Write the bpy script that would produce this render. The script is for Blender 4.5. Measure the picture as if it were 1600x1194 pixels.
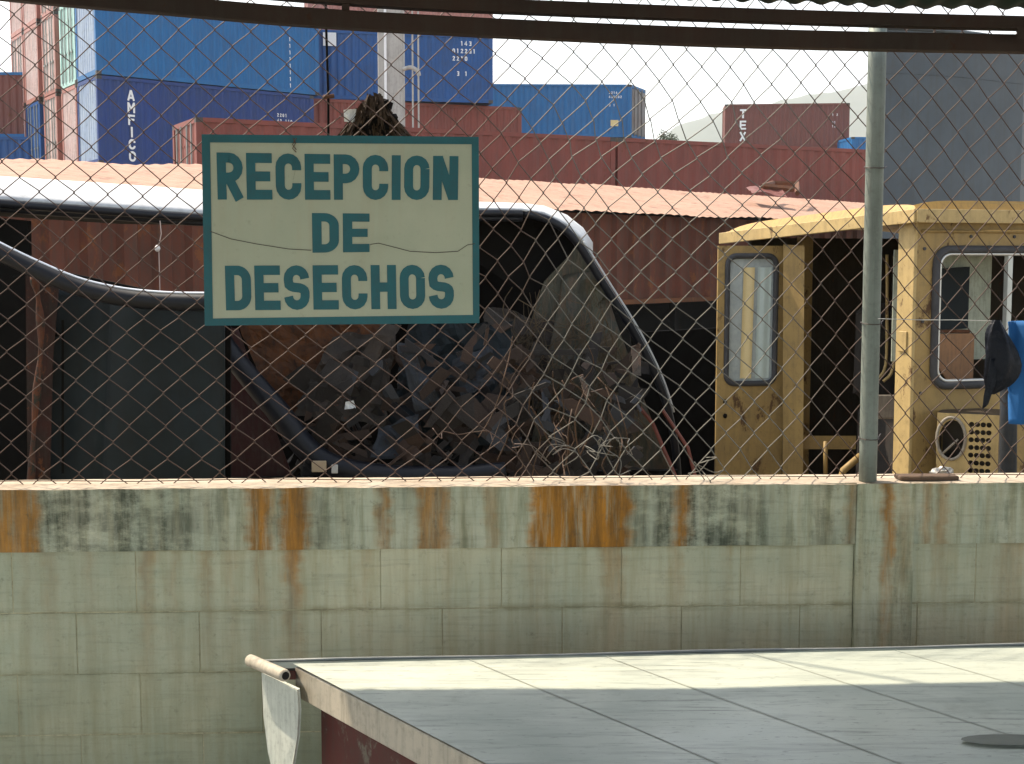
import bpy, math, random
from mathutils import Vector, Matrix, noise
random.seed(7)
R = math.radians
scn = bpy.context.scene
for o in list(bpy.data.objects): bpy.data.objects.remove(o)
col = scn.collection

# ------------------------------------------------------------------ camera
F = 2100.0; CX, CY = 800.0, 597.0; CAMZ = 1.75
PITCH = math.atan((CY-405)/F)
cam = bpy.data.cameras.new('camera'); cam.sensor_width = 36; cam.lens = 36*F/1600
cam.clip_start = .05; cam.clip_end = 20000
co = bpy.data.objects.new('camera', cam); col.objects.link(co)
co.location = (0, 0, CAMZ); co.rotation_euler = (R(90)-PITCH, 0, 0)
scn.camera = co
scn.render.resolution_x = 1024; scn.render.resolution_y = 764

# ------------------------------------------------------------------ light
SUNV = Vector((-1.6, 1.0, 2.7)).normalized()
elev = math.asin(SUNV.z); az = math.atan2(SUNV.x, SUNV.y)
w = bpy.data.worlds.new("World"); scn.world = w; w.use_nodes = True
nt = w.node_tree; bg = nt.nodes['Background']
sky = nt.nodes.new('ShaderNodeTexSky'); sky.sky_type = 'NISHITA'; sky.sun_disc = False
sky.sun_elevation = elev; sky.sun_rotation = az
sky.dust_density = 1.2; sky.air_density = 1.0; sky.altitude = 0
bw = nt.nodes.new('ShaderNodeRGBToBW'); nt.links.new(sky.outputs[0], bw.inputs[0])
wm = nt.nodes.new('ShaderNodeMix'); wm.data_type = 'RGBA'; wm.blend_type = 'MULTIPLY'; wm.inputs[0].default_value = 1
nt.links.new(bw.outputs[0], wm.inputs[6]); wm.inputs[7].default_value = (1.0, .965, .87, 1)      # thin high cloud
mx = nt.nodes.new('ShaderNodeMix'); mx.data_type = 'RGBA'; mx.inputs[0].default_value = .62
nt.links.new(sky.outputs[0], mx.inputs[6]); nt.links.new(wm.outputs[2], mx.inputs[7])
nt.links.new(mx.outputs[2], bg.inputs[0]); bg.inputs[1].default_value = 0.15
sl = bpy.data.lights.new('sun', 'SUN'); sl.energy = 2.7; sl.angle = R(0.6); sl.color = (1, .86, .68)
so = bpy.data.objects.new('sun', sl); col.objects.link(so)
so.rotation_euler = (-SUNV).to_track_quat('-Z', 'Y').to_euler()
scn.view_settings.view_transform = 'Standard'; scn.view_settings.look = 'None'
scn.view_settings.exposure = 1.75; scn.view_settings.gamma = 1

# ------------------------------------------------------------------ helpers
cp, sp = math.cos(PITCH), math.sin(PITCH)
def ray(px, py):
    v = -(py-CY)/F
    return Vector(((px-CX)/F, cp + sp*v, -sp + cp*v))
CAM = Vector((0, 0, CAMZ))
def P(px, py, Y):
    d = ray(px, py); return CAM + d*(Y/d.y)
def PZ(px, py, z):
    d = ray(px, py); return CAM + d*((z-CAMZ)/d.z)

INV = {}
def tag(o, label=None, cat=None, group=None, kind=None):
    if label: o['label'] = label
    if cat: o['category'] = cat
    if group: o['group'] = group
    if kind: o['kind'] = kind
    return o
def thing(name, label, cat, loc=(0, 0, 0), rz=0, group=None):
    o = bpy.data.objects.new(name, None); col.objects.link(o)
    o.location = loc; o.rotation_euler = (0, 0, rz); o.empty_display_size = .2
    M = Matrix.Translation(Vector(loc)) @ Matrix.Rotation(rz, 4, 'Z')
    INV[o.name] = M.inverted()
    return tag(o, label, cat, group)

class MB:
    def __init__(s): s.v = []; s.f = []
    def add(s, vs, fs):
        n = len(s.v); s.v += [Vector(q) for q in vs]; s.f += [tuple(i+n for i in f) for f in fs]; return s
    def poly(s, pts): return s.add(pts, [tuple(range(len(pts)))])
    def hexa(s, p):   # p: 8 pts, bottom 4 then top 4
        return s.add(p, [(3,2,1,0),(4,5,6,7),(0,1,5,4),(1,2,6,5),(2,3,7,6),(3,0,4,7)])
    def fbox(s, fn, a0, a1, b0, b1, c0, c1, ch=0):
        if ch <= 0:
            return s.hexa([fn(a0,b0,c0),fn(a1,b0,c0),fn(a1,b1,c0),fn(a0,b1,c0),fn(a0,b0,c1),fn(a1,b0,c1),fn(a1,b1,c1),fn(a0,b1,c1)])
        # chamfered box
        vs = []; idx = {}
        A = (a0, a1); B = (b0, b1); C_ = (c0, c1)
        for i in (0,1):
            for j in (0,1):
                for k in (0,1):
                    sa = ch if i == 0 else -ch; sb = ch if j == 0 else -ch; sc = ch if k == 0 else -ch
                    for ax, q in enumerate(((A[i], B[j]+sb, C_[k]+sc), (A[i]+sa, B[j], C_[k]+sc), (A[i]+sa, B[j]+sb, C_[k]))):
                        idx[(i,j,k,ax)] = len(vs); vs.append(fn(*q))
        fs = []
        for i in (0,1): fs.append([idx[(i,0,0,0)],idx[(i,1,0,0)],idx[(i,1,1,0)],idx[(i,0,1,0)]])
        for j in (0,1): fs.append([idx[(0,j,0,1)],idx[(1,j,0,1)],idx[(1,j,1,1)],idx[(0,j,1,1)]])
        for k in (0,1): fs.append([idx[(0,0,k,2)],idx[(1,0,k,2)],idx[(1,1,k,2)],idx[(0,1,k,2)]])
        for k in (0,1):
            for j in (0,1): fs.append([idx[(0,j,k,1)],idx[(1,j,k,1)],idx[(1,j,k,2)],idx[(0,j,k,2)]])
            for i in (0,1): fs.append([idx[(i,0,k,0)],idx[(i,1,k,0)],idx[(i,1,k,2)],idx[(i,0,k,2)]])
        for i in (0,1):
            for j in (0,1): fs.append([idx[(i,j,0,0)],idx[(i,j,1,0)],idx[(i,j,1,1)],idx[(i,j,0,1)]])
        for i in (0,1):
            for j in (0,1):
                for k in (0,1): fs.append([idx[(i,j,k,0)],idx[(i,j,k,1)],idx[(i,j,k,2)]])
        return s.add(vs, fs)
    def box(s, x0, x1, y0, y1, z0, z1, ch=0): return s.fbox(lambda a,b,c: Vector((a,b,c)), x0,x1,y0,y1,z0,z1,ch)
    def tube(s, pts, r, n=8, cap=True, closed=False):
        pts = [Vector(p) for p in pts]; m = len(pts)
        rs = r if isinstance(r, (list, tuple)) else [r]*m
        up = None; rings = []
        for i, p in enumerate(pts):
            if closed: t = pts[(i+1) % m]-pts[i-1]
            else: t = pts[min(i+1, m-1)]-pts[max(i-1, 0)]
            if t.length < 1e-9: t = Vector((0,0,1))
            t.normalize()
            if up is None: up = Vector((0,0,1)) if abs(t.z) < .9 else Vector((0,1,0))
            a = t.cross(up)
            if a.length < 1e-6: a = t.cross(Vector((1,0,0)))
            a.normalize(); b = a.cross(t).normalized(); up = b
            rings.append([p+(a*math.cos(2*math.pi*k/n)+b*math.sin(2*math.pi*k/n))*rs[i] for k in range(n)])
        vs = [q for rg in rings for q in rg]; fs = []
        L = m if closed else m-1
        for i in range(L):
            j = (i+1) % m
            for k in range(n):
                fs.append((i*n+k, i*n+(k+1) % n, j*n+(k+1) % n, j*n+k))
        if cap and not closed:
            fs.append(tuple(reversed(range(n)))); fs.append(tuple((m-1)*n+k for k in range(n)))
        return s.add(vs, fs)
    def grid(s, fn, nu, nv):
        vs = [fn(i/nu, j/nv) for j in range(nv+1) for i in range(nu+1)]
        fs = [(j*(nu+1)+i, j*(nu+1)+i+1, (j+1)*(nu+1)+i+1, (j+1)*(nu+1)+i) for j in range(nv) for i in range(nu)]
        return s.add(vs, fs)
    def prism(s, pts, d):
        n = len(pts); pts = [Vector(p) for p in pts]; d = Vector(d)
        vs = pts+[p+d for p in pts]
        fs = [tuple(range(n)), tuple(reversed(range(n, 2*n)))]+[(i, (i+1) % n, n+(i+1) % n, n+i) for i in range(n)]
        return s.add(vs, fs)
    def build(s, name, mat, parent=None, smooth=False, solid=0, bevel=0, sub=0):
        me = bpy.data.meshes.new(name)
        vs = s.v
        if parent is not None:
            M = INV.get(parent.name)
            if M is None: M = INV[parent.parent.name]
            vs = [M @ q for q in vs]
        me.from_pydata([tuple(q) for q in vs], [], s.f); me.update()
        me.materials.append(mat)
        if smooth:
            for p in me.polygons: p.use_smooth = True
        o = bpy.data.objects.new(name, me); col.objects.link(o)
        if parent is not None: o.parent = parent
        if parent is not None and parent.name not in INV: pass
        if parent is not None: INV[o.name] = INV[parent.name]
        if solid:
            m = o.modifiers.new('solid', 'SOLIDIFY'); m.thickness = solid; m.offset = 0
        if bevel:
            m = o.modifiers.new('bevel', 'BEVEL'); m.width = bevel; m.segments = 2; m.limit_method = 'ANGLE'
        if sub:
            m = o.modifiers.new('sub', 'SUBSURF'); m.levels = sub; m.render_levels = sub
        return o

def bil(c, u, v):  # corners TL TR BR BL
    return (c[0]*(1-u)+c[1]*u)*(1-v)+(c[3]*(1-u)+c[2]*u)*v
def crumple(c, n, amp, sc, seed, k=0):
    c = [Vector(q) for q in c]
    nn = (c[1]-c[0]).cross(c[3]-c[0]).normalized()
    off = Vector((seed*3.1, seed*1.7, seed*5.3))
    def fn(u, v):
        p = bil(c, u, v)
        d = noise.noise(p*sc+off)*amp + abs(noise.noise(p*sc*2.3+off))*amp*.7
        ed = noise.noise_vector(p*sc*1.5-off)*amp*k
        return p+nn*d+ed
    return MB().grid(fn, n, n)
def curve_pts(pts, n=6):
    pts = [Vector(p) for p in pts]; out = []
    for i in range(len(pts)-1):
        p0 = pts[max(i-1,0)]; p1 = pts[i]; p2 = pts[i+1]; p3 = pts[min(i+2, len(pts)-1)]
        for k in range(n):
            t = k/n
            out.append(.5*((2*p1)+(p2-p0)*t+(2*p0-5*p1+4*p2-p3)*t*t+(3*p1-p0-3*p2+p3)*t**3))
    out.append(pts[-1]); return out

# ------------------------------------------------------------------ materials
def newmat(name):
    m = bpy.data.materials.new(name); m.use_nodes = True
    return m, m.node_tree, m.node_tree.nodes['Principled BSDF']
def N(t, typ, **kw):
    n = t.nodes.new(typ)
    for k, v in kw.items(): setattr(n, k, v)
    return n
def noise_node(t, scale=(1,1,1), sc=1, det=6, rough=.6, loc=(0,0,0), dist=0):
    tc = N(t, 'ShaderNodeTexCoord'); mp = N(t, 'ShaderNodeMapping')
    mp.inputs['Scale'].default_value = scale; mp.inputs['Location'].default_value = loc
    nz = N(t, 'ShaderNodeTexNoise'); nz.inputs['Scale'].default_value = sc
    nz.inputs['Detail'].default_value = det; nz.inputs['Roughness'].default_value = rough
    nz.inputs['Distortion'].default_value = dist
    t.links.new(tc.outputs['Object'], mp.inputs[0]); t.links.new(mp.outputs[0], nz.inputs['Vector'])
    return nz.outputs['Fac']
def ramp(t, src, stops, interp='LINEAR'):
    r = N(t, 'ShaderNodeValToRGB'); r.color_ramp.interpolation = interp
    el = r.color_ramp.elements
    while len(el) > 1: el.remove(el[-1])
    el[0].position = stops[0][0]; el[0].color = _c(stops[0][1])
    for p_, c_ in stops[1:]:
        e = el.new(p_); e.color = _c(c_)
    t.links.new(src, r.inputs[0]); return r.outputs[0]
def _c(c):
    if isinstance(c, (int, float)): return (c, c, c, 1)
    return (c[0], c[1], c[2], 1)
def mixc(t, fac, a, b, mode='MIX'):
    m = N(t, 'ShaderNodeMix', data_type='RGBA', blend_type=mode)
    for s_, v in ((0, fac), (6, a), (7, b)):
        if isinstance(v, (int, float)) and s_ == 0: m.inputs[0].default_value = v
        elif isinstance(v, (tuple, list)): m.inputs[s_].default_value = _c(v)
        else: t.links.new(v, m.inputs[s_])
    return m.outputs[2]
def mth(t, op, a, b=None, clamp=False):
    m = N(t, 'ShaderNodeMath', operation=op, use_clamp=clamp)
    for i, v in enumerate((a, b)):
        if v is None: continue
        if isinstance(v, (int, float)): m.inputs[i].default_value = v
        else: t.links.new(v, m.inputs[i])
    return m.outputs[0]
def bump(t, bsdf, src, strength=.3, dist=.01):
    b = N(t, 'ShaderNodeBump'); b.inputs['Strength'].default_value = strength; b.inputs['Distance'].default_value = dist
    t.links.new(src, b.inputs['Height']); t.links.new(b.outputs[0], bsdf.inputs['Normal'])

def weathered(name, c, c2=None, rust=.0, rustc=(.16,.055,.02), rough=.55, metal=0, sc=1.0, streak=.35, dirt=(.05,.045,.035), dirta=.35, bmp=.15, spec=.4):
    m, t, b = newmat(name)
    c2 = c2 or tuple(x*.75 for x in c)
    n1 = noise_node(t, (1,1,1), 2.2*sc, 8)
    n2 = noise_node(t, (9,9,.7), 2.0*sc, 5, loc=(3,1,2))
    n3 = noise_node(t, (1,1,1), 14*sc, 8, .7, loc=(7,2,5))
    base = mixc(t, ramp(t, n1, [(.35, 0), (.68, 1)]), c, c2)
    base = mixc(t, mth(t, 'MULTIPLY', ramp(t, n2, [(.45, 0), (.72, 1)]), streak), base, dirt)
    base = mixc(t, mth(t, 'MULTIPLY', ramp(t, n3, [(.5, 0), (.75, 1)]), dirta), base, dirt)
    if rust > 0:
        n4 = noise_node(t, (1,1,.6), 5*sc, 10, .72, loc=(11,4,1), dist=.3)
        th = .72-.34*rust
        rf = ramp(t, n4, [(th, 0), (th+.06, 1)])
        n5 = noise_node(t, (1,1,1), 30*sc, 6, .7)
        rc = mixc(t, n5, rustc, tuple(x*.45 for x in rustc))
        base = mixc(t, rf, base, rc)
        t.links.new(mth(t, 'ADD', mth(t, 'MULTIPLY', rf, .9-rough), rough), b.inputs['Roughness'])
    else:
        b.inputs['Roughness'].default_value = rough
    t.links.new(base, b.inputs['Base Color'])
    b.inputs['Metallic'].default_value = metal
    b.inputs['Specular IOR Level'].default_value = spec
    if bmp: bump(t, b, n3, bmp, .006/sc)
    return m

def plain(name, c, rough=.5, metal=0, spec=.5, nz=.15, sc=20):
    m, t, b = newmat(name)
    n = noise_node(t, (1,1,1), sc, 5)
    t.links.new(mixc(t, n, tuple(x*(1-nz) for x in c), tuple(min(1,x*(1+nz)) for x in c)), b.inputs['Base Color'])
    b.inputs['Roughness'].default_value = rough; b.inputs['Metallic'].default_value = metal
    b.inputs['Specular IOR Level'].default_value = spec
    return m

M = {}
M['blue'] = weathered('blue_container_paint', (.002,.075,.27), (.004,.06,.21), rust=.12, sc=.5, streak=.22, dirta=.1)
M['blue2'] = weathered('light_blue_container_paint', (.002,.125,.34), (.004,.105,.29), rust=.08, sc=.5, streak=.22, dirta=.1)
M['navy'] = weathered('dark_blue_container_paint', (.004,.036,.19), (.007,.036,.15), rust=.10, sc=.5, streak=.22, dirta=.1)
M['red'] = weathered('red_container_paint', (.215,.044,.028), (.165,.036,.024), rust=.3, sc=.5, streak=.22, dirta=.1)
M['brownred'] = weathered('brown_red_container_paint', (.155,.045,.034), (.13,.04,.03), rust=.25, sc=.4, streak=.22, dirta=.1)
M['pink'] = weathered('faded_pink_container_paint', (.36,.15,.12), (.42,.2,.17), rust=.2, sc=.6, streak=.3)
M['mint'] = weathered('mint_container_paint', (.36,.62,.56), (.45,.62,.6), rust=.12, sc=.6, streak=.3)
M['pink_lit_end'] = weathered('sunlit_pink_end_paint', (.62,.44,.40), (.68,.55,.52), rust=.25, sc=.9, streak=.4)  # pink lightened to stand for sunlight on the container ends
M['blue_lit_end'] = weathered('sunlit_blue_end_paint', (.34,.43,.58), (.44,.52,.62), rust=.12, sc=.6, streak=.3)  # blue lightened to stand for sunlight on the left ends
M['dark'] = weathered('black_grime_and_shade', (.004,.004,.004), (.007,.006,.005), rust=.25, rustc=(.02,.008,.004), rough=.9, dirt=(.006,.005,.004), spec=.12)  # near black; also stands for shade inside the wrecks and shed
M['casting'] = weathered('grimy_casting', (.05,.045,.04), (.03,.028,.025), rust=.4, sc=1)
M['steel'] = weathered('galvanised_steel', (.33,.35,.33), (.26,.28,.27), rust=.05, rough=.45, metal=.3, sc=3)
M['whitemark'] = plain('white_marking_paint', (.75,.77,.78), .6)

# ------------------------------------------------------------------ stroke lettering
def arc(cx, cy, rx, ry, a0, a1, n=8):
    return [(cx+rx*math.cos(R(a0+(a1-a0)*i/n)), cy+ry*math.sin(R(a0+(a1-a0)*i/n))) for i in range(n+1)]
W_ = .6
def glyph(ch, w=W_, t=.2):
    h = t/2; x0, x1, y0, y1 = h, w-h, h, 1-h; rx = (x1-x0)/2; cx = w/2; r = rx
    full0, full1 = 0, 1
    if ch == 'I': return [[(w/2, 0), (w/2, 1)]]
    if ch == 'E': return [[(x0,0),(x0,1)], [(x0,y1),(w,y1)], [(x0,.5),(w*.93,.5)], [(x0,y0),(w,y0)]]
    if ch == 'F': return [[(x0,0),(x0,1)], [(x0,y1),(w,y1)], [(x0,.52),(w*.9,.52)]]
    if ch == 'T': return [[(w/2,0),(w/2,1)], [(0,y1),(w,y1)]]
    if ch == 'L': return [[(x0,0),(x0,1)], [(x0,y0),(w,y0)]]
    if ch == 'H': return [[(x0,0),(x0,1)], [(x1,0),(x1,1)], [(x0,.5),(x1,.5)]]
    if ch == 'N': return [[(x0,0),(x0,1)], [(x1,0),(x1,1)], [(x0+.02,.97),(x1-.02,.03)]]
    if ch == 'M': return [[(x0-h*.3,0),(x0-h*.3,1)], [(x1+h*.3,0),(x1+h*.3,1)], [(x0,1-h),(cx,.4),(x1,1-h)]]
    if ch == 'A': return [[(h*.6,0),(cx,1)], [(w-h*.6,0),(cx,1)], [(w*.25,.28),(w*.75,.28)]]
    if ch == 'X': return [[(h*.7,0),(w-h*.7,1)], [(w-h*.7,0),(h*.7,1)]]
    if ch == 'V': return [[(h*.7,1),(cx,0)], [(w-h*.7,1),(cx,0)]]
    if ch in 'O0':
        return [arc(cx, y1-r, rx, r, 0, 180)+arc(cx, y0+r, rx, r, 180, 360)+[(x1, y1-r)]]
    if ch == 'C':
        return [[(x1, .64)]+arc(cx, y1-r, rx, r, 0, 180)+arc(cx, y0+r, rx, r, 180, 360)+[(x1,.36)]]
    if ch == 'D':
        return [[(x0,0),(x0,1)], [(x0,y1),(x1-r*1.1,y1)]+arc(x1-r*1.1, y1-r*1.1, r*1.1, r*1.1, 90, 0)+arc(x1-r*1.1, y0+r*1.1, r*1.1, r*1.1, 0, -90)+[(x0,y0)]]
    if ch in 'PR':
        q = (y1-.47)/2
        s = [[(x0,0),(x0,1)], [(x0,y1),(x1-q,y1)]+arc(x1-q, y1-q, q, q, 90, -90)+[(x0,.47)]]
        if ch == 'R': s.append([(x0+.17,.45),(x1+h*.2,0)])
        return s
    if ch == 'S':
        q = (y1-.5)/2; k = min(q, rx)
        return [[(x1,.70),(x1,y1-k)]+arc(cx, y1-k, rx, k, 0, 180)[1:]+[(x0, .5+k*.9)]+arc(cx, .5+k*.55, rx, k*.55, 180, 270, 4)[1:]+arc(cx, .5-k*.55, rx, k*.55, 90, 0, 4)[1:]+[(x1,y0+k)]+arc(cx, y0+k, rx, k, 0, -180)[1:]+[(x0,.30)]]
    if ch == '1': return [[(cx,0),(cx,1)], [(cx,1),(w*.2,.78)]]
    if ch == '2': return [[(x0,.75)]+arc(cx,y1-r,rx,r,180,0)+[(x0,y0),(w,y0)]]
    if ch == '3': return [[(x0,y1),(x1,y1),(x1,y0),(x0,y0)], [(cx*.8,.5),(x1,.5)]]
    if ch == '4': return [[(x1*.8,0),(x1*.8,1),(0,.35),(w,.35)]]
    if ch == 'U': return [[(x0,1)]+arc(cx,y0+r,rx,r,180,360)+[(x1,1)]]
    if ch == 'G': return [[(x1,.66)]+arc(cx,y1-r,rx,r,0,180)+arc(cx,y0+r,rx,r,180,360)+[(x1,.48),(cx,.48)]]
    return []
def stroke_faces(mb, pts, t, fn, lift):
    n = len(pts); L = []; Rr = []
    pv = [Vector((p[0], p[1], 0)) for p in pts]
    for i in range(n):
        d0 = (pv[i]-pv[i-1]) if i > 0 else (pv[1]-pv[0])
        d1 = (pv[i+1]-pv[i]) if i < n-1 else (pv[-1]-pv[-2])
        if d0.length < 1e-6: d0 = d1
        if d1.length < 1e-6: d1 = d0
        d0.normalize(); d1.normalize()
        n0 = Vector((-d0.y, d0.x, 0)); n1 = Vector((-d1.y, d1.x, 0)); m = n0+n1
        if m.length < .3: m = n0
        m.normalize(); k = min(1/max(m.dot(n0), .4), 1.6)
        L.append(pv[i]+m*k*t/2); Rr.append(pv[i]-m*k*t/2)
    for i in range(n-1):
        mb.poly([fn(q.x, q.y, lift) for q in (L[i], Rr[i], Rr[i+1], L[i+1])])
def write(mb, text, fn, t=.2, w=W_, gap=.1, widths=None):
    """text baseline from 0; fn(x,y,lift) in glyph-height units"""
    x = 0
    for ci, ch in enumerate(text):
        ww = t if ch == 'I' else w
        if ch != ' ':
            for k, s in enumerate(glyph(ch, ww, t)):
                stroke_faces(mb, s, t, lambda a, b, l, x=x: fn(a+x, b, l), k)
        x += ww+gap
    return x-gap

# ------------------------------------------------------------------ ground and hills
def structure(o): o['kind'] = 'structure'; return o
gm = weathered('dry_dirt_ground', (.22,.18,.13), (.17,.145,.11), sc=.3, streak=0, dirta=.5, rough=.95)
structure(MB().poly([(-1400,-60,0),(1900,-60,0),(1900,2550,0),(-1400,2550,0)]).build('ground', gm))
pv = weathered('concrete_pavement', (.3,.29,.26), (.24,.235,.21), sc=1, streak=0, dirta=.5, rough=.9)
structure(MB().box(-9, 9, -12, 4.15, .004, .03).build('pavement', pv))
hm = weathered('hill_forest', (.045,.075,.04), (.07,.09,.05), sc=.02, streak=0, dirta=.3, rough=1)
def hillf(u, v):
    x = -900+u*2600; y = 1500+v*900
    prof = [(-900,30),(0,90),(165,150),(225,192),(294,225),(360,240),(495,268),(620,290),(700,220),(840,120),(1350,90),(1700,120)]
    hgt = prof[-1][1]
    for (xa, ha), (xb, hb) in zip(prof, prof[1:]):
        if xa <= x <= xb:
            k = (x-xa)/(xb-xa); k = k*k*(3-2*k); hgt = ha+(hb-ha)*k; break
    hgt += 6*noise.noise(Vector((x*.01, y*.01, 0)))+5*noise.noise(Vector((x*.05, y*.05, 0)))
    return Vector((x, y, max(-5, hgt*math.sin(min(v*1.9, 1.57)))))
structure(MB().grid(hillf, 180, 24).build('hills', hm, smooth=True))

# ------------------------------------------------------------------ block wall (rotated a little, receding to the right)
WR = R(2.5); WP = Vector((0, 4.25, 0))
wu = Vector((math.cos(WR), math.sin(WR), 0)); wn = Vector((math.sin(WR), -math.cos(WR), 0))
def WPT(u, d, z): return WP + wu*u + wn*d + Vector((0, 0, z))    # d: towards the camera
def wall_uz(px, py, d=0):
    r_ = ray(px, py); p0 = WP+wn*d
    k = (p0-CAM).dot(wn)/r_.dot(wn); p = CAM+r_*k
    return (p-WP).dot(wu), p.z
def wallu(px): return wall_uz(px, 810)[0]
wall = thing('block_wall', 'low weathered concrete block wall with rust stained top beam', 'wall', tuple(WP), WR)
U0, U1 = -3.6, 3.4
TOPZ = 1.03
def span_ramp(t, spots, soft=.5):
    """spots: (pxa, pxb, value) along the wall -> ramp over u"""
    tc = N(t, 'ShaderNodeTexCoord'); sx = N(t, 'ShaderNodeSeparateXYZ'); t.links.new(tc.outputs['Object'], sx.inputs[0])
    wob = noise_node(t, (6,1,14), 1, 4)
    xx = mth(t, 'ADD', sx.outputs[0], mth(t, 'MULTIPLY', mth(t, 'SUBTRACT', wob, .5), .085))
    lo, hi = wallu(-20), wallu(1620)
    f = mth(t, 'DIVIDE', mth(t, 'SUBTRACT', xx, lo), hi-lo)
    tot = None
    for g0 in range(0, len(spots), 7):
        st = [(0, 0)]
        for a, b_, v in spots[g0:g0+7]:
            ua, ub = (wallu(a)-lo)/(hi-lo), (wallu(b_)-lo)/(hi-lo); e = .009*soft
            for pos, val in ((ua-e, 0), (ua+e, v), (ub-e, v), (ub+e, 0)):
                st.append((max(st[-1][0]+.0004, pos), val))
        q = ramp(t, f, st); tot = q if tot is None else mth(t, 'MAXIMUM', tot, q)
    return tot, sx.outputs[2]
def wall_mat(name, base, base2, rust, moss, rusta, mossa, z0, z1, fine=1.0, joint=False):
    m, t, b = newmat(name)
    n1 = noise_node(t, (1,1,1), 3.2, 8, .65)
    n2 = noise_node(t, (22,4,1.6), 1.5, 6, .6, loc=(5,0,3))
    n3 = noise_node(t, (1,1,1), 34, 8, .7)
    n6 = noise_node(t, (2,2,30), 2.2, 4, .6, loc=(1,0,8))
    c = mixc(t, ramp(t, n1, [(.35,0),(.65,1)]), base, base2)
    c = mixc(t, mth(t, 'MULTIPLY', ramp(t, n2, [(.42,0),(.68,1)]), .42), c, (.34,.27,.11))
    c = mixc(t, mth(t, 'MULTIPLY', ramp(t, n6, [(.52,0),(.66,1)]), .16), c, (.10,.11,.09))
    rr, zz = span_ramp(t, rust)
    if moss:
        mm, _ = span_ramp(t, moss, 5)
        n4 = noise_node(t, (3,3,6), 2.2, 10, .78, loc=(2,2,2)); n4b = noise_node(t, (12,4,1.2), 2, 6, .65, loc=(0,5,2))
        gs = mth(t, 'MULTIPLY', ramp(t, n4b, [(.48,0),(.68,1)]), .55)
        c = mixc(t, gs, c, (.13,.15,.07))
        mo = mth(t, 'MULTIPLY', mth(t, 'MULTIPLY', mm, ramp(t, n4, [(.36,0),(.56,1)])), ramp(t, n4b, [(.3,.35),(.6,1)]), True)
        c = mixc(t, mth(t, 'MULTIPLY', mo, mossa), c, (.035,.045,.032))
    n5 = noise_node(t, (26,4,2.2), 1.8, 6, .65, loc=(9,1,1))
    fade = N(t, 'ShaderNodeMapRange'); fade.inputs[1].default_value = z0; fade.inputs[2].default_value = z1
    t.links.new(zz, fade.inputs[0])
    ra = mth(t, 'MULTIPLY', rr, ramp(t, n5, [(.22,.2),(.5,1)]))
    ra = mth(t, 'MULTIPLY', mth(t, 'MULTIPLY', ra, fade.outputs[0]), rusta, True)
    rc = mixc(t, ramp(t, noise_node(t, (16,4,2), 1.6, 6, .7, loc=(3,3,7)), [(.38,0),(.5,.5),(.64,1)]), (.50,.22,.03), (.20,.105,.03))
    c = mixc(t, ra, c, rc)
    if joint:
        fr = mth(t, 'FRACT', mth(t, 'DIVIDE', mth(t, 'SUBTRACT', 5.83, zz), .2))
        ed = mth(t, 'ABSOLUTE', mth(t, 'SUBTRACT', fr, .5))
        nj = noise_node(t, (3,1,8), 2.2, 7, .7, loc=(4,4,1))
        band = mth(t, 'MULTIPLY', ramp(t, ed, [(.40,0),(.49,1)]), ramp(t, nj, [(.42,0),(.6,1)]))
        c = mixc(t, mth(t, 'MULTIPLY', band, .55), c, (.20,.165,.06))
        n7 = noise_node(t, (1,1,1), .9, 5, .6, loc=(2,7,7)); c = mixc(t, mth(t, 'MULTIPLY', ramp(t, n7, [(.42,0),(.62,1)]), .45), c, (.26,.31,.24))
        n8 = noise_node(t, (1,1,1.4), 9, 9, .75, loc=(1,3,9)); c = mixc(t, mth(t, 'MULTIPLY', ramp(t, n8, [(.62,0),(.70,1)]), .55), c, (.12,.12,.085))
        low = N(t, 'ShaderNodeMapRange'); low.inputs[1].default_value = .5; low.inputs[2].default_value = .15; t.links.new(zz, low.inputs[0])
        c = mixc(t, mth(t, 'MULTIPLY', mth(t, 'MULTIPLY', low.outputs[0], ramp(t, n7, [(.3,.3),(.6,1)])), .5), c, (.14,.16,.09))
    c = mixc(t, mth(t, 'MULTIPLY', ramp(t, n3, [(.56,0),(.72,1)]), .5*fine), c, (.09,.09,.065))
    t.links.new(c, b.inputs['Base Color']); b.inputs['Roughness'].default_value = .85
    b.inputs['Specular IOR Level'].default_value = .25
    bump(t, b, mth(t, 'ADD', n3, mth(t, 'MULTIPLY', n6, .8)), .7, .007)
    return m
ringm = wall_mat('stained_ring_beam_concrete', (.60,.61,.46), (.45,.50,.38),
    [(-20,62,.85),(388,425,.95),(440,482,.95),(592,608,.8),(652,702,.75),(758,778,.35),(828,982,1),(1054,1071,.95),(1322,1334,.5),(1378,1392,.55),(1440,1452,.5),(1466,1478,.5)],
    [(-20,330,.9),(380,500,.8),(560,720,.35),(990,1190,1),(1200,1320,.55),(1340,1440,.4),(1500,1600,.45)], 1.0, .95, .2, .83, 1)
blockm = wall_mat('painted_block_concrete', (.64,.62,.44), (.51,.54,.39),
    [(30,44,.3),(66,85,.5),(130,142,.4),(216,236,.8),(262,272,.5),(313,330,.7),(350,362,.4),(395,412,.6),(443,468,1.2),(560,575,.3),(690,705,.3),(826,850,.35),(940,975,.6),(1050,1062,.4),(1130,1136,.3),(1460,1480,.4),(1560,1600,.5)], None, .9, 0, .3, .9, .6, joint=True)
pilm = wall_mat('pilaster_concrete', (.60,.60,.44), (.46,.50,.37), [(1378,1390,1.0),(1404,1412,.3)], [(1340,1440,.35)], 1.0, .7, .3, .9, .8)
mortm = weathered('grey_green_mortar', (.50,.47,.31), (.32,.30,.18), sc=3, dirta=.5, bmp=.4, rough=.95)
capm = weathered('pale_dusty_concrete_top', (.46,.40,.32), (.38,.30,.22), sc=3, rough=.95, streak=0, dirta=.5)
pu0, pu1 = wallu(1336), wallu(1426)
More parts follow.
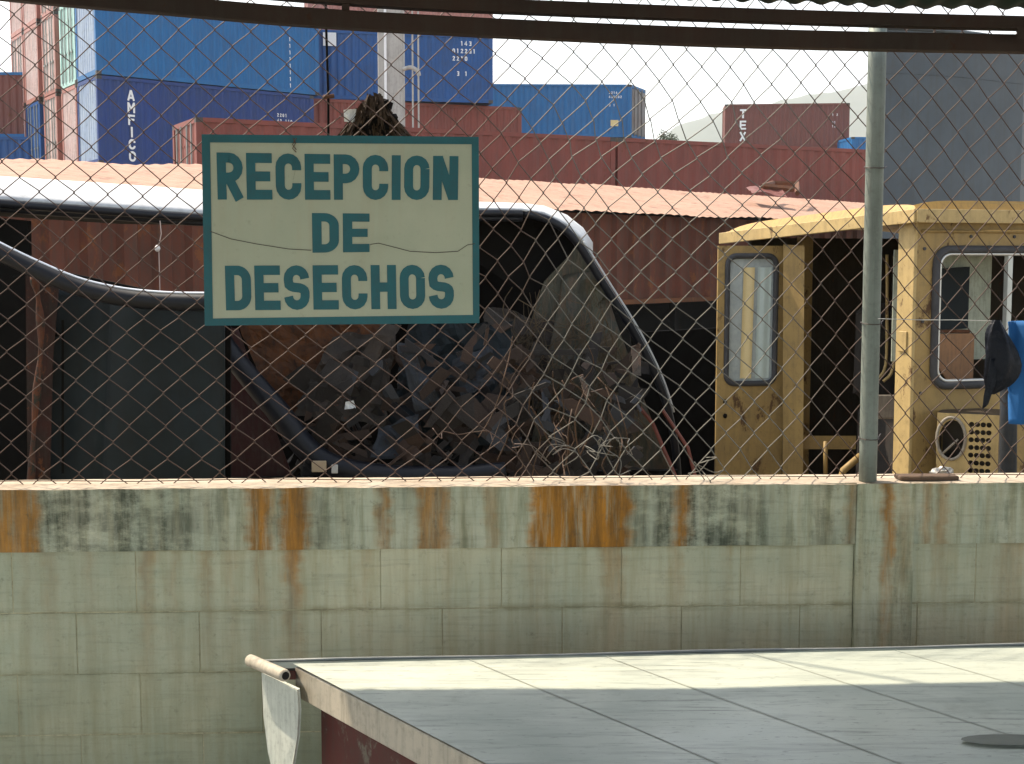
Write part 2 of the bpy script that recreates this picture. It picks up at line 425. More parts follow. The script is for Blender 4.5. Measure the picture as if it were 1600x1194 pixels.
def beam_fn(a, b_, c): return WPT(a, b_, c)
# ring beam, split around the pilaster
rb = MB()
for a0, a1 in ((U0, pu0-.001), (pu1+.001, U1)):
    n = int((a1-a0)/.02)
    def fr(u, v, a0=a0, a1=a1):
        a = a0+(a1-a0)*u; z = .83+(TOPZ-.83)*v
        d = .014+.0025*noise.noise(Vector((a*6, z*9, 1)))
        zz = z+(.004*noise.noise(Vector((a*5, 0, 3))) if v in (0, 1) else 0)
        return WPT(a, d, zz)
    rb.grid(fr, n, 12)
    rb.fbox(beam_fn, a0, a1, -.15, .008, .832, TOPZ-.006)
rb.build('ring_beam', ringm, wall)
mb = MB()
def capf(u, v):
    a = U0+(U1-U0)*u
    edge = .018+.004*noise.noise(Vector((a*9, 0, 5)))
    d = -.155+v*(edge+.155)
    return WPT(a, d, TOPZ+.003+.003*noise.noise(Vector((a*7, d*20, 2)))-(.004 if v == 1 else 0))
mb.grid(capf, 350, 8)
mb.build('wall_top', capm, wall)
# blocks
bl = MB(); BLK = .3875; J = .003
offs = [wallu(210), wallu(308), wallu(213), wallu(310), wallu(210)]
for ci in range(5):
    z1 = .83-.2*ci; z0 = max(z1-.2, .03)
    k = -12
    while True:
        a0 = offs[ci]+k*BLK+J/2; a1 = a0+BLK-J; k += 1
        if a0 > U1: break
        if a1 < U0: continue
        for s0, s1 in ((a0, min(a1, pu0-.002)), (max(a0, pu1+.002), a1)):
            if s1-s0 < .01: continue
            dd = random.uniform(-.0006, .0016)
            jz = random.uniform(-.0012, .0012)
            bl.fbox(beam_fn, s0, s1, -.13, dd, z0+J/2+jz, z1-J/2+jz, .0014)
bl.build('block_courses', blockm, wall)
MB().fbox(beam_fn, U0+.01, pu0-.004, -.125, -.0014, .02, .829).fbox(beam_fn, pu1+.004, U1-.01, -.125, -.0014, .02, .829).build('mortar', mortm, wall)
pb = MB()
def pf(u, v):
    a = pu0+(pu1-pu0)*u; z = .02+(TOPZ-.001-.02)*v
    return WPT(a, .017+.003*noise.noise(Vector((a*7, z*6, 4))), z)
pb.grid(pf, 10, 60).fbox(beam_fn, pu0, pu1, -.15, .012, .02, TOPZ-.007)
pb.build('pilaster', pilm, wall)

# ------------------------------------------------------------------ chain link fence
def rustwire(name):
    m, t, b = newmat(name)
    tc = N(t, 'ShaderNodeTexCoord'); sx = N(t, 'ShaderNodeSeparateXYZ'); t.links.new(tc.outputs['Object'], sx.inputs[0])
    n = noise_node(t, (1,1,1), 2.0, 8, .7); n2 = noise_node(t, (1,1,1), 60, 4)
    # galvanising has survived towards the right of the sign
    gx = N(t, 'ShaderNodeMapRange'); gx.inputs[1].default_value = -.1; gx.inputs[2].default_value = .35; t.links.new(sx.outputs[0], gx.inputs[0])
    gx2 = N(t, 'ShaderNodeMapRange'); gx2.inputs[1].default_value = 1.15; gx2.inputs[2].default_value = .6; t.links.new(sx.outputs[0], gx2.inputs[0])
    g = mth(t, 'MULTIPLY', gx.outputs[0], gx2.outputs[0])
    g = mth(t, 'ADD', mth(t, 'MULTIPLY', g, .55), mth(t, 'MULTIPLY', n, .9))
    f = ramp(t, g, [(.55, 0), (.8, 1)])
    rc = mixc(t, n2, (.085,.04,.022), (.04,.022,.014))
    t.links.new(mixc(t, f, rc, (.15,.145,.125)), b.inputs['Base Color'])
    t.links.new(mth(t, 'MULTIPLY', f, .4), b.inputs['Metallic'])
    b.inputs['Roughness'].default_value = .6
    return m
M['wire'] = rustwire('rusty_fence_wire')
fence = thing('chain_link_fence', 'rusty chain link fence with stretched and loose mesh above the block wall', 'fence', tuple(WPT(0, -.07, TOPZ)), WR)
FD = -.07
def smooth(a, b, x):
    k = max(0, min(1, (x-a)/(b-a))); return k*k*(3-2*k)
def u_of(px): return (px-800)/(F/4.25)
cols = [u_of(-260)]
while cols[-1] < u_of(1900):
    px = 800+cols[-1]*F/4.25
    wpx = 54.5+(45.5-54.5)*smooth(560, 1000, px)
    cols.append(cols[-1]+wpx/2/(F/4.25))
def disp(u, z):
    px = 800+u*F/4.25; py = 405-(z-1.75)*F/4.25
    g = math.exp(-((px-985)/200)**2)
    dx = -46*g*smooth(195, 300, py)*(1-smooth(480, 720, py))
    dz = 10*g*smooth(200, 260, py)*(1-smooth(300, 640, py))
    g2 = math.exp(-((px-870)/110)**2-((py-400)/80)**2)
    dx += 6*g2*math.sin(py*.05+px*.03); dz += 5*g2*math.cos(px*.06)
    g3 = math.exp(-((px-1158)/34)**2-((py-235)/55)**2)
    dx += -(px-1158)*.55*g3
    g4 = math.exp(-((px-860)/160)**2-((py-700)/60)**2)
    dx += 14*g4*math.sin(px*.05)
    nn = noise.noise_vector(Vector((u*2.2, z*2.2, 0)))
    n2 = noise.noise_vector(Vector((u*19, z*19, 4)))*(1+2.6*math.exp(-((px-900)/150)**2)*smooth(215, 300, py))
    k = 4.25/F
    bulge = .02*noise.noise(Vector((u*1.5, z*1.5, 8)))+.03*g*math.sin(max(0,min(1,(py-200)/500))*math.pi)
    z = TOPZ+(z-TOPZ)*(1+.09*smooth(560, 1050, px))
    return u+dx*k+nn.x*.026+n2.x*.004, z-dz*k+nn.y*.026*(0 if z < TOPZ+.05 else 1)+n2.y*.004, bulge
hh = .0495
fm = MB(); rw = .0018
nrow = 36
removed = set()
for i in range(len(cols)-1):
    pts = []
    for j in range(nrow+1):
        # tips of wire i touch tips of wire i+1 at alternating rows
        right = (i+j) % 2 == 0
        u = cols[i+1] if right else cols[i]
        z = TOPZ-.012+j*hh
        uu, zz, bu = disp(u, z)
        s = 1 if right else -1
        ov = rw*1.1*s
        # round the tip into a short bend
        fr = rw*1.35*(1 if j % 2 == 0 else -1)
        pts.append(WPT(uu+ov-.004*s, FD+bu+fr*.2+rw*1.3, zz-.004))
        pts.append(WPT(uu+ov, FD+bu, zz))
        pts.append(WPT(uu+ov-.004*s, FD+bu-rw*1.3, zz+.004))
    fm.tube(pts, rw, 5, cap=False)
fm.build('mesh', M['wire'], fence, smooth=True)
# line wires woven through the mesh, top and bottom
lw = MB()
lw.tube([WPT(-3.2+i*.2, FD+.004*math.sin(i), TOPZ+.012+.003*math.sin(i*1.7)) for i in range(32)], .0016, 5)
lw.build('tension_wire', M['wire'], fence)
# curled loose ends at the foot of the fence
le = MB()
for a, b_, k in ((800,700,0),(835,705,1),(905,700,2),(930,720,3),(960,712,4),(1085,722,5),(1103,715,6),(985,735,7),(880,728,8),(770,690,9)):
    rnd = random.Random(k); pts = []; le = MB()
    x, y = a, b_
    for q in range(7):
        pts.append(P(x, y, 4.31+rnd.uniform(-.03, .03))); x += rnd.uniform(-26, 26); y += rnd.uniform(-22, 24); y = min(y, 752)
    le.tube(curve_pts(pts, 4), .0016, 5)
    le.build('loose_wire', M['wire'], fence, smooth=True)

# fence post
post = thing('fence_post', 'round grey galvanised fence post standing on the wall top', 'post', tuple(P(1355, 757, 4.29)))
M['post'] = weathered('old_galvanised_post', (.22,.25,.22), (.16,.19,.165), rust=.12, rough=.6, metal=.15, sc=3)
pa = ray(1355.5, 760); pa = CAM+pa*(4.315/pa.y); pa.z = TOPZ+.004; pbq = P(1371.6, 36, 4.315)
MB().tube([pa+(pbq-pa)*(i/12) for i in range(13)], .0285, 20).build('pole', M['post'], post, smooth=True)
M['tie'] = plain('dark_tie_wire', (.05,.035,.03), .6)
for py in (245, 498, 688):
    tw = MB(); k = (760-py)/745; c = pa+(pbq-pa)*k
    tw.tube([c+Vector((.0325*math.cos(q*.524), .0325*math.sin(q*.524), .004*math.sin(q*.5))) for q in range(12)], .0016, 5, closed=True)
    tw.tube([c+Vector((.031, .0, 0)), c+Vector((.052, .05, .006))], .0016, 5)
    tw.build('wire_tie', M['tie'], post)
# thin rusty rod behind the sign, lengthened out of view to shadow the lid
rod = thing('steel_rod', 'thin dark steel rod rising behind the sign above its top edge', 'rod', tuple(P(512, 480, 4.27)))
M['rust'] = weathered('brown_rusty_steel', (.16,.065,.03), (.09,.04,.022), rust=.5, rough=.9, sc=4)
MB().tube([P(512, 480, 4.33), P(513, 400, 4.33), P(513, 152, 4.33), P(509, 20, 4.33), P(508, -560, 4.33)], [.004, .004, .004, .004, .008], 8).build('shaft', M['dark'], rod, smooth=True)
MB().tube([P(505, 152, 4.325), P(522, 150, 4.335)], .007, 8).build('clamp', M['rust'], rod, smooth=True)

# ------------------------------------------------------------------ roof over the camera side
M['beam'] = weathered('dark_brown_steel_beam', (.045,.022,.014), (.03,.018,.013), rust=.3, rustc=(.07,.03,.015), rough=.7, sc=2)
def beam(name, label, bot, th, Y, dep):
    o = thing(name, label, 'beam', tuple(P(bot[0][0], bot[0][1], Y)))
    m = MB(); pts = curve_pts([P(x, y, Y+(x-800)*.00009) for x, y in bot], 4)
    prev = None; vs = []; fs = []
    for i, p in enumerate(pts):
        tz = Vector((0, 0, th*Y/F)); dy = Vector((0, dep, 0))
        vs += [p, p+dy, p+dy+tz, p+tz]
        if i: 
            a = (i-1)*4; b_ = i*4
            for k in range(4): fs.append((a+k, a+(k+1) % 4, b_+(k+1) % 4, b_+k))
    m.add(vs, fs); m.poly(vs[:4]); m.poly(vs[-4:])
    return o, m
o, m = beam('steel_beam', 'dark brown lower steel beam running across the top of the fence', [(-420,-48),(0,-2),(250,20),(500,41),(850,60),(1200,73),(1600,81),(2100,86)], 27, 3.90, .05)
m.build('tube', M['beam'], o, bevel=.003)
o, m = beam('steel_beam', 'dark brown upper steel beam directly below the green roof edge', [(-420,-75),(200,-22),(590,9),(800,19),(1200,34),(1600,45),(2100,52)], 20, 3.90, .05)
m.build('tube', M['beam'], o, bevel=.003)
mq = MB()
for px, y0, y1 in ((1595, 46, 60),(540, 6, 20)):
    mq.fbox(lambda a,b_,c: P(a, c, b_), px-6, px+6, 3.885, 3.95, y0-3, y1+1)
mq.build('bracket', M['beam'], o)
M['green'] = weathered('green_roof_sheet', (.010,.045,.025), (.009,.034,.02), rust=.2, rough=.5, sc=1.5)
roof = thing('corrugated_roof', 'green corrugated roof sheet resting on the upper steel beam', 'roof', (0, 4, 2.6))
def rf(u, v):
    x = -7+u*13; y = 3.97-v*4.4
    base = P(800+(x*F/4.1), 12 if False else 0, 4.1).z
    zt = 2.513-(x*.030) + v*.35
    return Vector((x, y+.012*noise.noise(Vector((x*3, 0, 0)))*(1-v), zt+.0055*math.sin(x*2*math.pi/.076*1.0)+.006*noise.noise(Vector((x*4, y, 0)))))
MB().grid(rf, 1300, 14).build('sheet', M['green'], roof, smooth=True)

# ------------------------------------------------------------------ sign
sc4 = [P(315, 210, 4.13), P(748, 214, 4.185), P(749, 505, 4.175), P(320, 509, 4.12)]
sn = (sc4[3]-sc4[0]).cross(sc4[1]-sc4[0]).normalized()
if sn.y > 0: sn = -sn
def S(u, v, l=0): return bil(sc4, u, v)+sn*l     # u right, v down, l out
def Spx(px, py, l=0):
    # board coordinates from the measured layout, u,v as fractions
    v = (py-210-(px-315)/433*4)/(298-(px-315)/433*7)
    u = (px-315-5*v)/(433-4*v)
    return S(u, v, l)
sign = thing('sign', 'cream board with dark green border reading RECEPCION DE DESECHOS hung on the fence', 'sign', tuple(S(.5, 1)))
def board_mat():
    m, t, b = newmat('aged_cream_sign_paint')
    n1 = noise_node(t, (1,1,1), 5, 8); n2 = noise_node(t, (1,1,1), 45, 8, .7); n3 = noise_node(t, (14,14,1), 2, 5)
    c = mixc(t, ramp(t, n1, [(.35,0),(.7,1)]), (.46,.49,.36), (.40,.44,.32))
    c = mixc(t, mth(t, 'MULTIPLY', ramp(t, n3, [(.5,0),(.7,1)]), .15), c, (.4,.3,.16))
    c = mixc(t, mth(t, 'MULTIPLY', ramp(t, n2, [(.6,0),(.75,1)]), .35), c, (.2,.19,.13))
    t.links.new(c, b.inputs['Base Color']); b.inputs['Roughness'].default_value = .55
    bump(t, b, n1, .15, .01); return m
M['signb'] = board_mat()
M['teal'] = weathered('dark_teal_sign_paint', (.005,.12,.145), (.008,.10,.12), rough=.5, sc=4, streak=.1, dirta=.25, bmp=.05)
MB().hexa([S(0,1,-.012),S(1,1,-.012),S(1,1,0),S(0,1,0),S(0,0,-.012),S(1,0,-.012),S(1,0,0),S(0,0,0)]).build('board', M['signb'], sign)
br = MB(); l = .0016
wv = .034; wu_ = .026
ins = [((0,0),(1,0),(1-wu_,.040),(.030,.042)), ((1,0),(1,1),(1-wu_*.9,.955),(1-wu_,.040)), ((1,1),(0,1),(.030,.962),(1-wu_*.9,.955)), ((0,1),(0,0),(.030,.042),(.030,.962))]
for q in ins: br.poly([S(a, b_, l) for a, b_ in q])
for a0, b0, a1, b1 in ((0,0,1,0),(1,0,1,1),(1,1,0,1),(0,1,0,0)):
    br.poly([S(a0,b0,l), S(a1,b1,l), S(a1 + (.0008 if a1 == 1 else -.0008), b1,-.0125), S(a0+ (.0008 if a0 == 1 else -.0008), b0,-.0125)])
br.build('border', M['teal'], sign)
def letter_row(text, corners, t, gap):
    m = MB(); tot = sum((t if c == 'I' else W_)+gap for c in text)-gap
    tl, tr, brr, bll = corners
    def fn(x, y, li):
        u = x/tot; v = 1-y
        px = (tl[0]*(1-u)+tr[0]*u)*(1-v)+(bll[0]*(1-u)+brr[0]*u)*v
        py = (tl[1]*(1-u)+tr[1]*u)*(1-v)+(bll[1]*(1-u)+brr[1]*u)*v
        return Spx(px, py, .0016+li*.0003)
    write(m, text, fn, t, W_, gap)
    m.build('lettering', M['teal'], sign)
letter_row('RECEPCION', ((338,238),(716,244),(715,312),(340,311)), .212, .082)
letter_row('DE', ((486,332),(576,333),(576,393),(487,394)), .212, .09)
letter_row('DESECHOS', ((351,414),(708,413),(709,482),(353,484)), .212, .085)
cr = [(328,360),(360,372),(400,380),(450,388),(485,390)]; cr2 = [(577,381),(590,379),(625,388),(640,392),(680,394),(715,392),(730,382),(742,380)]
cr3 = [(460,222),(458,240),(461,262),(457,280),(456,294)]
crk = plain('crack_dark', (.07,.06,.05), .9)
for line in (cr, cr2, cr3):
    ck = MB()
    for (xa, ya), (xb, yb) in zip(line, line[1:]):
        ck.poly([Spx(xa, ya-.5, .0023), Spx(xb, yb-.5, .0023), Spx(xb, yb+.7, .0023), Spx(xa, ya+.7, .0023)])
    ck.build('crack', crk, sign)
ti = MB().tube([Spx(457,216,.004), Spx(461,224,.006), Spx(456,232,.005), Spx(462,238,.004)], .0012, 5).tube([Spx(462,216,.004), Spx(456,226,.006), Spx(462,234,.005)], .0012, 5)
ti.build('wire_tie', M['rust'], sign)

# dark ragged bundle hanging on the fence above the sign
bun = thing('rag_bundle', 'dark brown ragged bundle of fibre caught on the fence above the sign', 'bundle', tuple(P(585, 210, 4.40)))
rg = MB(); rnd = random.Random(3)
for i in range(900):
    k = rnd.random(); px = 584+rnd.uniform(-50, 50)*(.2+k*.85); py = 150+66*k+rnd.uniform(-6, 6)
    c = P(px, py, 4.40+rnd.uniform(-.05, .05))
    d = Vector(((px-585)/46*.04+rnd.uniform(-.01,.01), rnd.uniform(-.02,.02), -.045*rnd.uniform(.5,1.3)))
    e = Vector((rnd.uniform(-1,1), rnd.uniform(-1,1), rnd.uniform(-.4,.4)))*.006
    rg.poly([c-e, c+e, c+d+e*.6, c+d-e*.6])
rg.build('strands', weathered('dark_fibre', (.035,.02,.013), (.06,.035,.015), rough=.95, sc=8), bun)
def blob(m, c, rx, ry, rz, amp=.3, n=10, seed=0, sc=20):
    vs = []
    def fn(u, v):
        th = u*2*math.pi; ph = (v-.5)*math.pi*.998
        d = Vector((math.cos(ph)*math.cos(th), math.cos(ph)*math.sin(th), math.sin(ph)))
        k = 1+amp*noise.noise(d*2.2+Vector((seed,seed*2,0)))+amp*.5*noise.noise(d*5+Vector((seed,0,seed)))
        return c+Vector((d.x*rx*k, d.y*ry*k, d.z*rz*k))
    return m.grid(fn, n*2, n)
bb = MB(); blob(bb, P(585,198,4.40), .075,.05,.055,.6,14,2); blob(bb, P(590,175,4.40), .04,.035,.04,.6,12,5)
bb.build('core', M['dark'], bun)
crumple([P(537,172,4.36),P(556,170,4.36),P(553,192,4.36),P(538,190,4.36)], 6, .01, 30, 1).build('plastic_scrap', plain('white_plastic', (.7,.7,.66), .5), bun, solid=.001)

# ------------------------------------------------------------------ steel bin in the foreground
TZ = .68
A_ = PZ(457, 1037, TZ); D_ = PZ(760, 1194, TZ); dl = (D_-A_).normalized()
FRr = PZ(1600, 1012, TZ); fdir = (FRr-A_).normalized()
LEN = 2.6; WID = 3.6
def TB(a, b_, z=TZ):   # a along far edge, b along left edge (towards camera)
    q = A_+fdir*a+dl*b_; return Vector((q.x, q.y, z))
bn = thing('steel_bin', 'large white painted steel waste bin with flat plated lid and curved end flap', 'waste bin', tuple(TB(1.5, .8, .03)))
def lid_mat():
    m, t, b = newmat('worn_white_lid_paint')
    tc = N(t, 'ShaderNodeTexCoord')
    n1 = noise_node(t, (1,1,1), 2.0, 8, .6); n2 = noise_node(t, (2,16,1), 2.2, 6, .65); n3 = noise_node(t, (1,3,1), 26, 8, .75)
    c = mixc(t, ramp(t, n1, [(.35,0),(.68,1)]), (.55,.575,.485), (.46,.50,.43))
    c = mixc(t, mth(t, 'MULTIPLY', ramp(t, n2, [(.5,0),(.66,1)]), .6), c, (.29,.31,.27))
    c = mixc(t, mth(t, 'MULTIPLY', ramp(t, n3, [(.58,0),(.65,1)]), .7), c, (.13,.13,.11))
    n4 = noise_node(t, (1,1,1), 3.4, 8, .7, loc=(4,9,0))
    c = mixc(t, mth(t, 'MULTIPLY', ramp(t, n4, [(.60,0),(.72,1)]), .4), c, (.16,.15,.10))
    n9 = noise_node(t, (1.6,34,1), 1.7, 6, .7, loc=(6,6,0)); n10 = noise_node(t, (1,1,1), 1.1, 5, .6, loc=(8,1,0))
    c = mixc(t, mth(t, 'MULTIPLY', ramp(t, n9, [(.59,0),(.63,1)]), .6), c, (.10,.11,.09))
    c = mixc(t, mth(t, 'MULTIPLY', ramp(t, n10, [(.45,0),(.62,1)]), .5), c, (.29,.33,.29))
    t.links.new(c, b.inputs['Base Color'])
    t.links.new(ramp(t, n10, [(.4,.28),(.65,.6)]), b.inputs['Roughness'])
    bump(t, b, n1, .12, .03); return m
M['lid'] = lid_mat(); M['seam'] = plain('seam_grime', (.36,.375,.32), .8, nz=.5, sc=9)
seams = [0, .47, .84, 1.24, 1.64, 2.04, 2.44, 2.84, 3.24, WID]
tp = MB()
for s0, s1 in zip(seams, seams[1:]):
    def tf(u, v, s0=s0, s1=s1):
        a = s0+.0016+(s1-s0-.0032)*u; q = TB(a, LEN*v)
        q.z += .002*noise.noise(Vector((a*3, v*6, 1))); return q
    tp.grid(tf, 10, 40)
tp.build('lid', M['lid'], bn, smooth=True)
for s0 in seams[1:-1]:
    sw = MB()
    for q in range(60):
        wa = .0006+.0014*abs(noise.noise(Vector((q*.6, s0*9, 0)))); b0 = q*LEN/60
        sw.poly([TB(s0-wa, b0, TZ+.0024), TB(s0+wa, b0, TZ+.0024), TB(s0+wa, b0+LEN/60, TZ+.0024), TB(s0-wa, b0+LEN/60, TZ+.0024)])
    sw.build('lid_seam', M['seam'], bn)
M['binside'] = weathered('cream_bin_side_paint', (.52,.46,.36), (.44,.40,.32), rust=.10, rough=.6, sc=3)
def ebox(m, a0, a1, b0, b1, z0, z1, ch=0): return m.fbox(lambda a, b_, c: TB(a, b_, c), a0, a1, b0, b1, z0, z1, ch)
ebox(MB(), .004, WID, .004, LEN, TZ-.088, TZ-.007, .003).build('lid_edge', M['binside'], bn)
M['binred'] = weathered('scuffed_dark_red_paint', (.10,.022,.018), (.075,.02,.016), rust=.45, rustc=(.20,.17,.13), rough=.7, sc=2.5)
bd = MB(); ebox(bd, .05, WID-.05, .05, LEN-.05, .031, TZ-.088)
bd.build('body', M['binred'], bn)
M['flange'] = weathered('dark_green_grey_flange', (.05,.075,.07), (.07,.09,.085), rust=.2, rough=.5, sc=2)
fl = MB(); ebox(fl, -.035, WID, -.075, -.002, TZ-.03, TZ-.013)
fl.build('flange', M['flange'], bn)
MB().tube([TB(-.04+i*.2, -.078, TZ-.012+.002*math.sin(i*1.3)) for i in range(19)], .005, 8).build('flange_lip', plain('sunlit_edge', (.22,.24,.24), .5), bn, smooth=True)  # lighter lip stands for the flange edge catching sun
pe = MB(); p0, p1 = P(389, 1031, 3.55), P(446, 1056, 3.38)
dd = (p1-p0).normalized()
pe.tube([p0+(p1-p0)*k for k in (0,.04,.3,.6,.96,1)], [.012,.0165,.0165,.0165,.0165,.0145], 14, cap=True)
pe.build('pipe', M['binside'], bn, smooth=True)
hole = MB().tube([p1+dd*.0006, p1+dd*.0016], .0105, 14); hole.build('bore_shade', plain('bore_shade_black', (.006,.005,.005), .9), bn)  # black disc stands for the dark inside of the pipe
fpts = [(409,1052,3.540),(464,1078,3.390),(466,1110,3.390),(464,1150,3.395),(457,1194,3.410),(446,1235,3.440),(437,1245,3.460),(428,1215,3.480),(419,1175,3.505),(412,1120,3.530)]
MB().prism([P(*q) for q in fpts], (.006,.008,0)).build('end_flap', weathered('pale_greenish_flap_paint', (.62,.64,.56), (.52,.55,.48), rust=.05, sc=4, streak=.25), bn, bevel=.0015)
MB().fbox(lambda a,b_,c: P(a,c,b_), 446, 462, 3.45, 3.60, 1048, 1062).build('pipe_bracket', M['binred'], bn)
ov = MB(); oc = PZ(1575, 1160, TZ)
ov.poly([oc+Vector((.105*math.cos(q*.35)*(1+.2*noise.noise(Vector((q,0,0)))), .035*math.sin(q*.35)*(1+.2*noise.noise(Vector((q,3,0)))), .0062)) for q in range(18)])
ov.build('oil_stain', plain('oil_stain', (.11,.12,.085), .4, nz=.5, sc=14), bn)

# ------------------------------------------------------------------ containers
CN = [0]
def container(label, Pn, u, v, L, Wd, h, mat, end='corr', frame=None, lefttext=None, codes=True, pitch=.28, group='stacked shipping containers', endmat=None, name='shipping_container', righttrim=True):
    u = Vector(u).normalized(); v = Vector(v).normalized(); Pn = Vector(Pn)
    frame = frame or mat
    t = thing(name, label, 'shipping container', tuple(Pn), 0, group)
    fn = lambda a, b_, c: Pn+u*a+v*b_+Vector((0, 0, c))
    fr = MB()
    for a0 in (0, L-.16):
        for b0 in (0, Wd-.16):
            fr.fbox(fn, a0, a0+.16, b0, b0+.16, 0, h)
    for b0 in (0, Wd-.10):
        fr.fbox(fn, .16, L-.16, b0, b0+.10, h-.11, h); fr.fbox(fn, .16, L-.16, b0, b0+.10, .01, .16)
    for a0 in (0, L-.10):
        fr.fbox(fn, a0, a0+.10, .16, Wd-.16, h-.13, h); fr.fbox(fn, a0, a0+.10, .16, Wd-.16, .01, .17)
    fr.build('frame', frame, t)
    def corr(fnn, s0, s1, c0, c1):
        m = MB(); n = max(1, round((s1-s0)/pitch)); p_ = (s1-s0)/n; prof = []
        for i in range(n):
            x = s0+i*p_
            prof += [(x, .02), (x+p_*.26, .02), (x+p_*.5, .058), (x+p_*.76, .058)]
        prof.append((s1, .02))
        vs = []
        for x, d in prof: vs += [fnn(x, d, c0), fnn(x, d, c1)]
        return m.add(vs, [(2*i, 2*i+2, 2*i+3, 2*i+1) for i in range(len(prof)-1)])
    m = corr(lambda s, d, c: fn(s, d, c), .16, L-.16, .16, h-.11)
    m2 = corr(lambda s, d, c: fn(s, Wd-d, c), .16, L-.16, .16, h-.11)
    m.add(m2.v, m2.f)
    m.build('side_wall', mat, t)
    MB().fbox(fn, .10, L-.10, .10, Wd-.10, h-.05, h-.02).fbox(fn, .1, L-.1, .1, Wd-.1, .1, .14).build('roof', mat, t)
    em = endmat or mat
    if end == 'corr':
        corr(lambda s, d, c: fn(d, s, c), .16, Wd-.16, .17, h-.13).build('end_wall', em, t)
    else:
        for b0, b1 in ((.165, Wd/2-.006), (Wd/2+.006, Wd-.165)):
            dm = MB().fbox(fn, .03, .08, b0, b1, .175, h-.135)
            for q in range(1, 5): dm.fbox(fn, .018, .031, b0+.05, b1-.05, .17+q*(h-.3)/5-.02, .17+q*(h-.3)/5+.02)
            d = dm.build('door', em, t)
            for f_ in (.3, .72):
                rm = MB(); bb_ = b0+(b1-b0)*f_; rm.tube([fn(-.005, bb_, .1), fn(-.005, bb_, h-.1)], .022, 6)
                rm.fbox(fn, -.03, .02, bb_-.08, bb_+.08, h*.38, h*.38+.06)
                rm.build('lock_rod', M['steel'], d)
    corr(lambda s, d, c: fn(L-d, s, c), .16, Wd-.16, .17, h-.13).build('far_end', mat, t)
    for a0 in (-.003, L-.175):
        for b0 in (-.003, Wd-.157):
            for c0 in (-.0, h-.12):
                MB().fbox(fn, a0, a0+.178, b0, b0+.16, c0+.001, c0+.119).build('corner_casting', M['casting'], t)
    if lefttext:
        text, a0, ctop, s, step = lefttext
        m = MB()
        for i, ch in enumerate(text):
            ww = .24 if ch == 'I' else .72
            for k, st in enumerate(glyph(ch, ww, .2)):
                stroke_faces(m, st, .2, lambda x, y, l_, i=i, ww=ww: fn(a0+(x-ww/2)*s, -.004-.002*l_, ctop-i*step-s+y*s), k)
        m.build('lettering', M['whitemark'], t)
    if codes:
        m = MB(); a0 = L-codes['a']; s = codes['s']
        for r_, line in enumerate(codes['rows']):
            x0 = a0
            for ch in line:
                if ch != ' ':
                    for k, st in enumerate(glyph(ch, .6, .2)):
                        stroke_faces(m, st, .2, lambda x, y, l_, x0=x0, r_=r_: fn(x0+x*s, -.004-.002*l_, h-codes['top']-r_*s*1.7-s+y*s), k)
                x0 += s*.95
        m.build('code_marks', M['whitemark'], t)
    return t, fn
# left stacks (corner at photo x=151, seam z=7.8)
Z1 = 7.8; HC = 2.9
c0 = PZ(151, 117, Z1); c0.z = 0
_r = PZ(490, 150, Z1); _r.z = 0; _l = PZ(97, 141, Z1); _l.z = 0
ul = (_r-c0); LA1 = ul.length; ul.normalize(); vl = (_l-c0).normalized()
def vpx(px):   # distance along the row of ends where the photo column px is met
    k = ray(px, 200); k = k.x/k.y
    return (c0.x-k*c0.y)/(k*vl.y-vl.x)
def at(v_, z, a=0): q = c0+vl*v_+ul*a; return (q.x, q.y, z)
container('dark blue container with large white vertical letters, below a lighter blue one', at(0, Z1-HC), ul, vl, LA1, vpx(122), HC, M['navy'], endmat=M['blue_lit_end'], lefttext=('AMFICO', 1.2, 2.50, .35, .405), codes=dict(a=1.6, s=.12, top=.75, rows=['22G1', '42 110', '  11']))
container('bright blue container on top of the dark blue lettered one, at the left', at(0, Z1+.03), ul, vl, LA1+.25, vpx(122), HC, M['blue2'], endmat=M['blue_lit_end'], codes=dict(a=1.3, s=.14, top=.9, rows=['1', '1', '1', '1', '1', '1', '1', '1']))
specs = [
 (121, 97, 0, 'pink', 'corr', 'faded pink corrugated container end beside the dark blue lettered container'),
 (121, 97, 1, 'mint', 'door', 'mint green container with locking bars, beside the bright blue container'),
 (90, 69, 0, 'pink', 'door', 'pink container with doors in the narrow lower gap of the left stacks'),
 (90, 69, 1, 'pink', 'door', 'pink container with doors standing higher, next to the mint green one'),
 (63, 41, 0, 'blue', 'door', 'blue container door end low between pink containers at far left'),
 (63, 41, 1, 'pink', 'corr', 'pink ribbed container end above the small blue door end at far left'),
 (40, 21, 0, 'pink', 'door', 'leftmost pink container of the lower tier, next to the blue door end'),
 (40, 21, 1, 'pink', 'door', 'leftmost pink container of the upper tier, against the sky'),
 (90, 69, 2, 'pink', 'door', 'pink container end at the very top, just left of the mint green one'),
 (63, 41, 2, 'pink', 'corr', 'ribbed pink container end at the very top of the second stack from the left'),
 (40, 21, 2, 'pink', 'corr', 'topmost container of the leftmost stack, cut by the steel beam'),
]
for pr, pl, tier, mt, en, lab in specs:
    z = (Z1-HC, Z1+.03, Z1+.06+HC)[tier]
    v0 = vpx(pr)+.03; container(lab, at(v0, z), ul, vl, 6.06, vpx(pl)-v0, HC, M[mt], end=en, codes=None, endmat=M['pink_lit_end'] if mt == 'pink' else None)
terr = M['terr'] = weathered('terrace_earth', (.2,.17,.13), (.15,.13,.1), sc=.3)
def pad(Pn, u, v, L, Wd, z):
    u = Vector(u).normalized(); v = Vector(v).normalized(); Pn = Vector((Pn[0], Pn[1], 0))
    structure(MB().fbox(lambda a, b_, c: Pn+u*a+v*b_+Vector((0,0,c)), -.2, L+.2, .3, Wd+.3, .004, z-.01).build('terrace', terr))
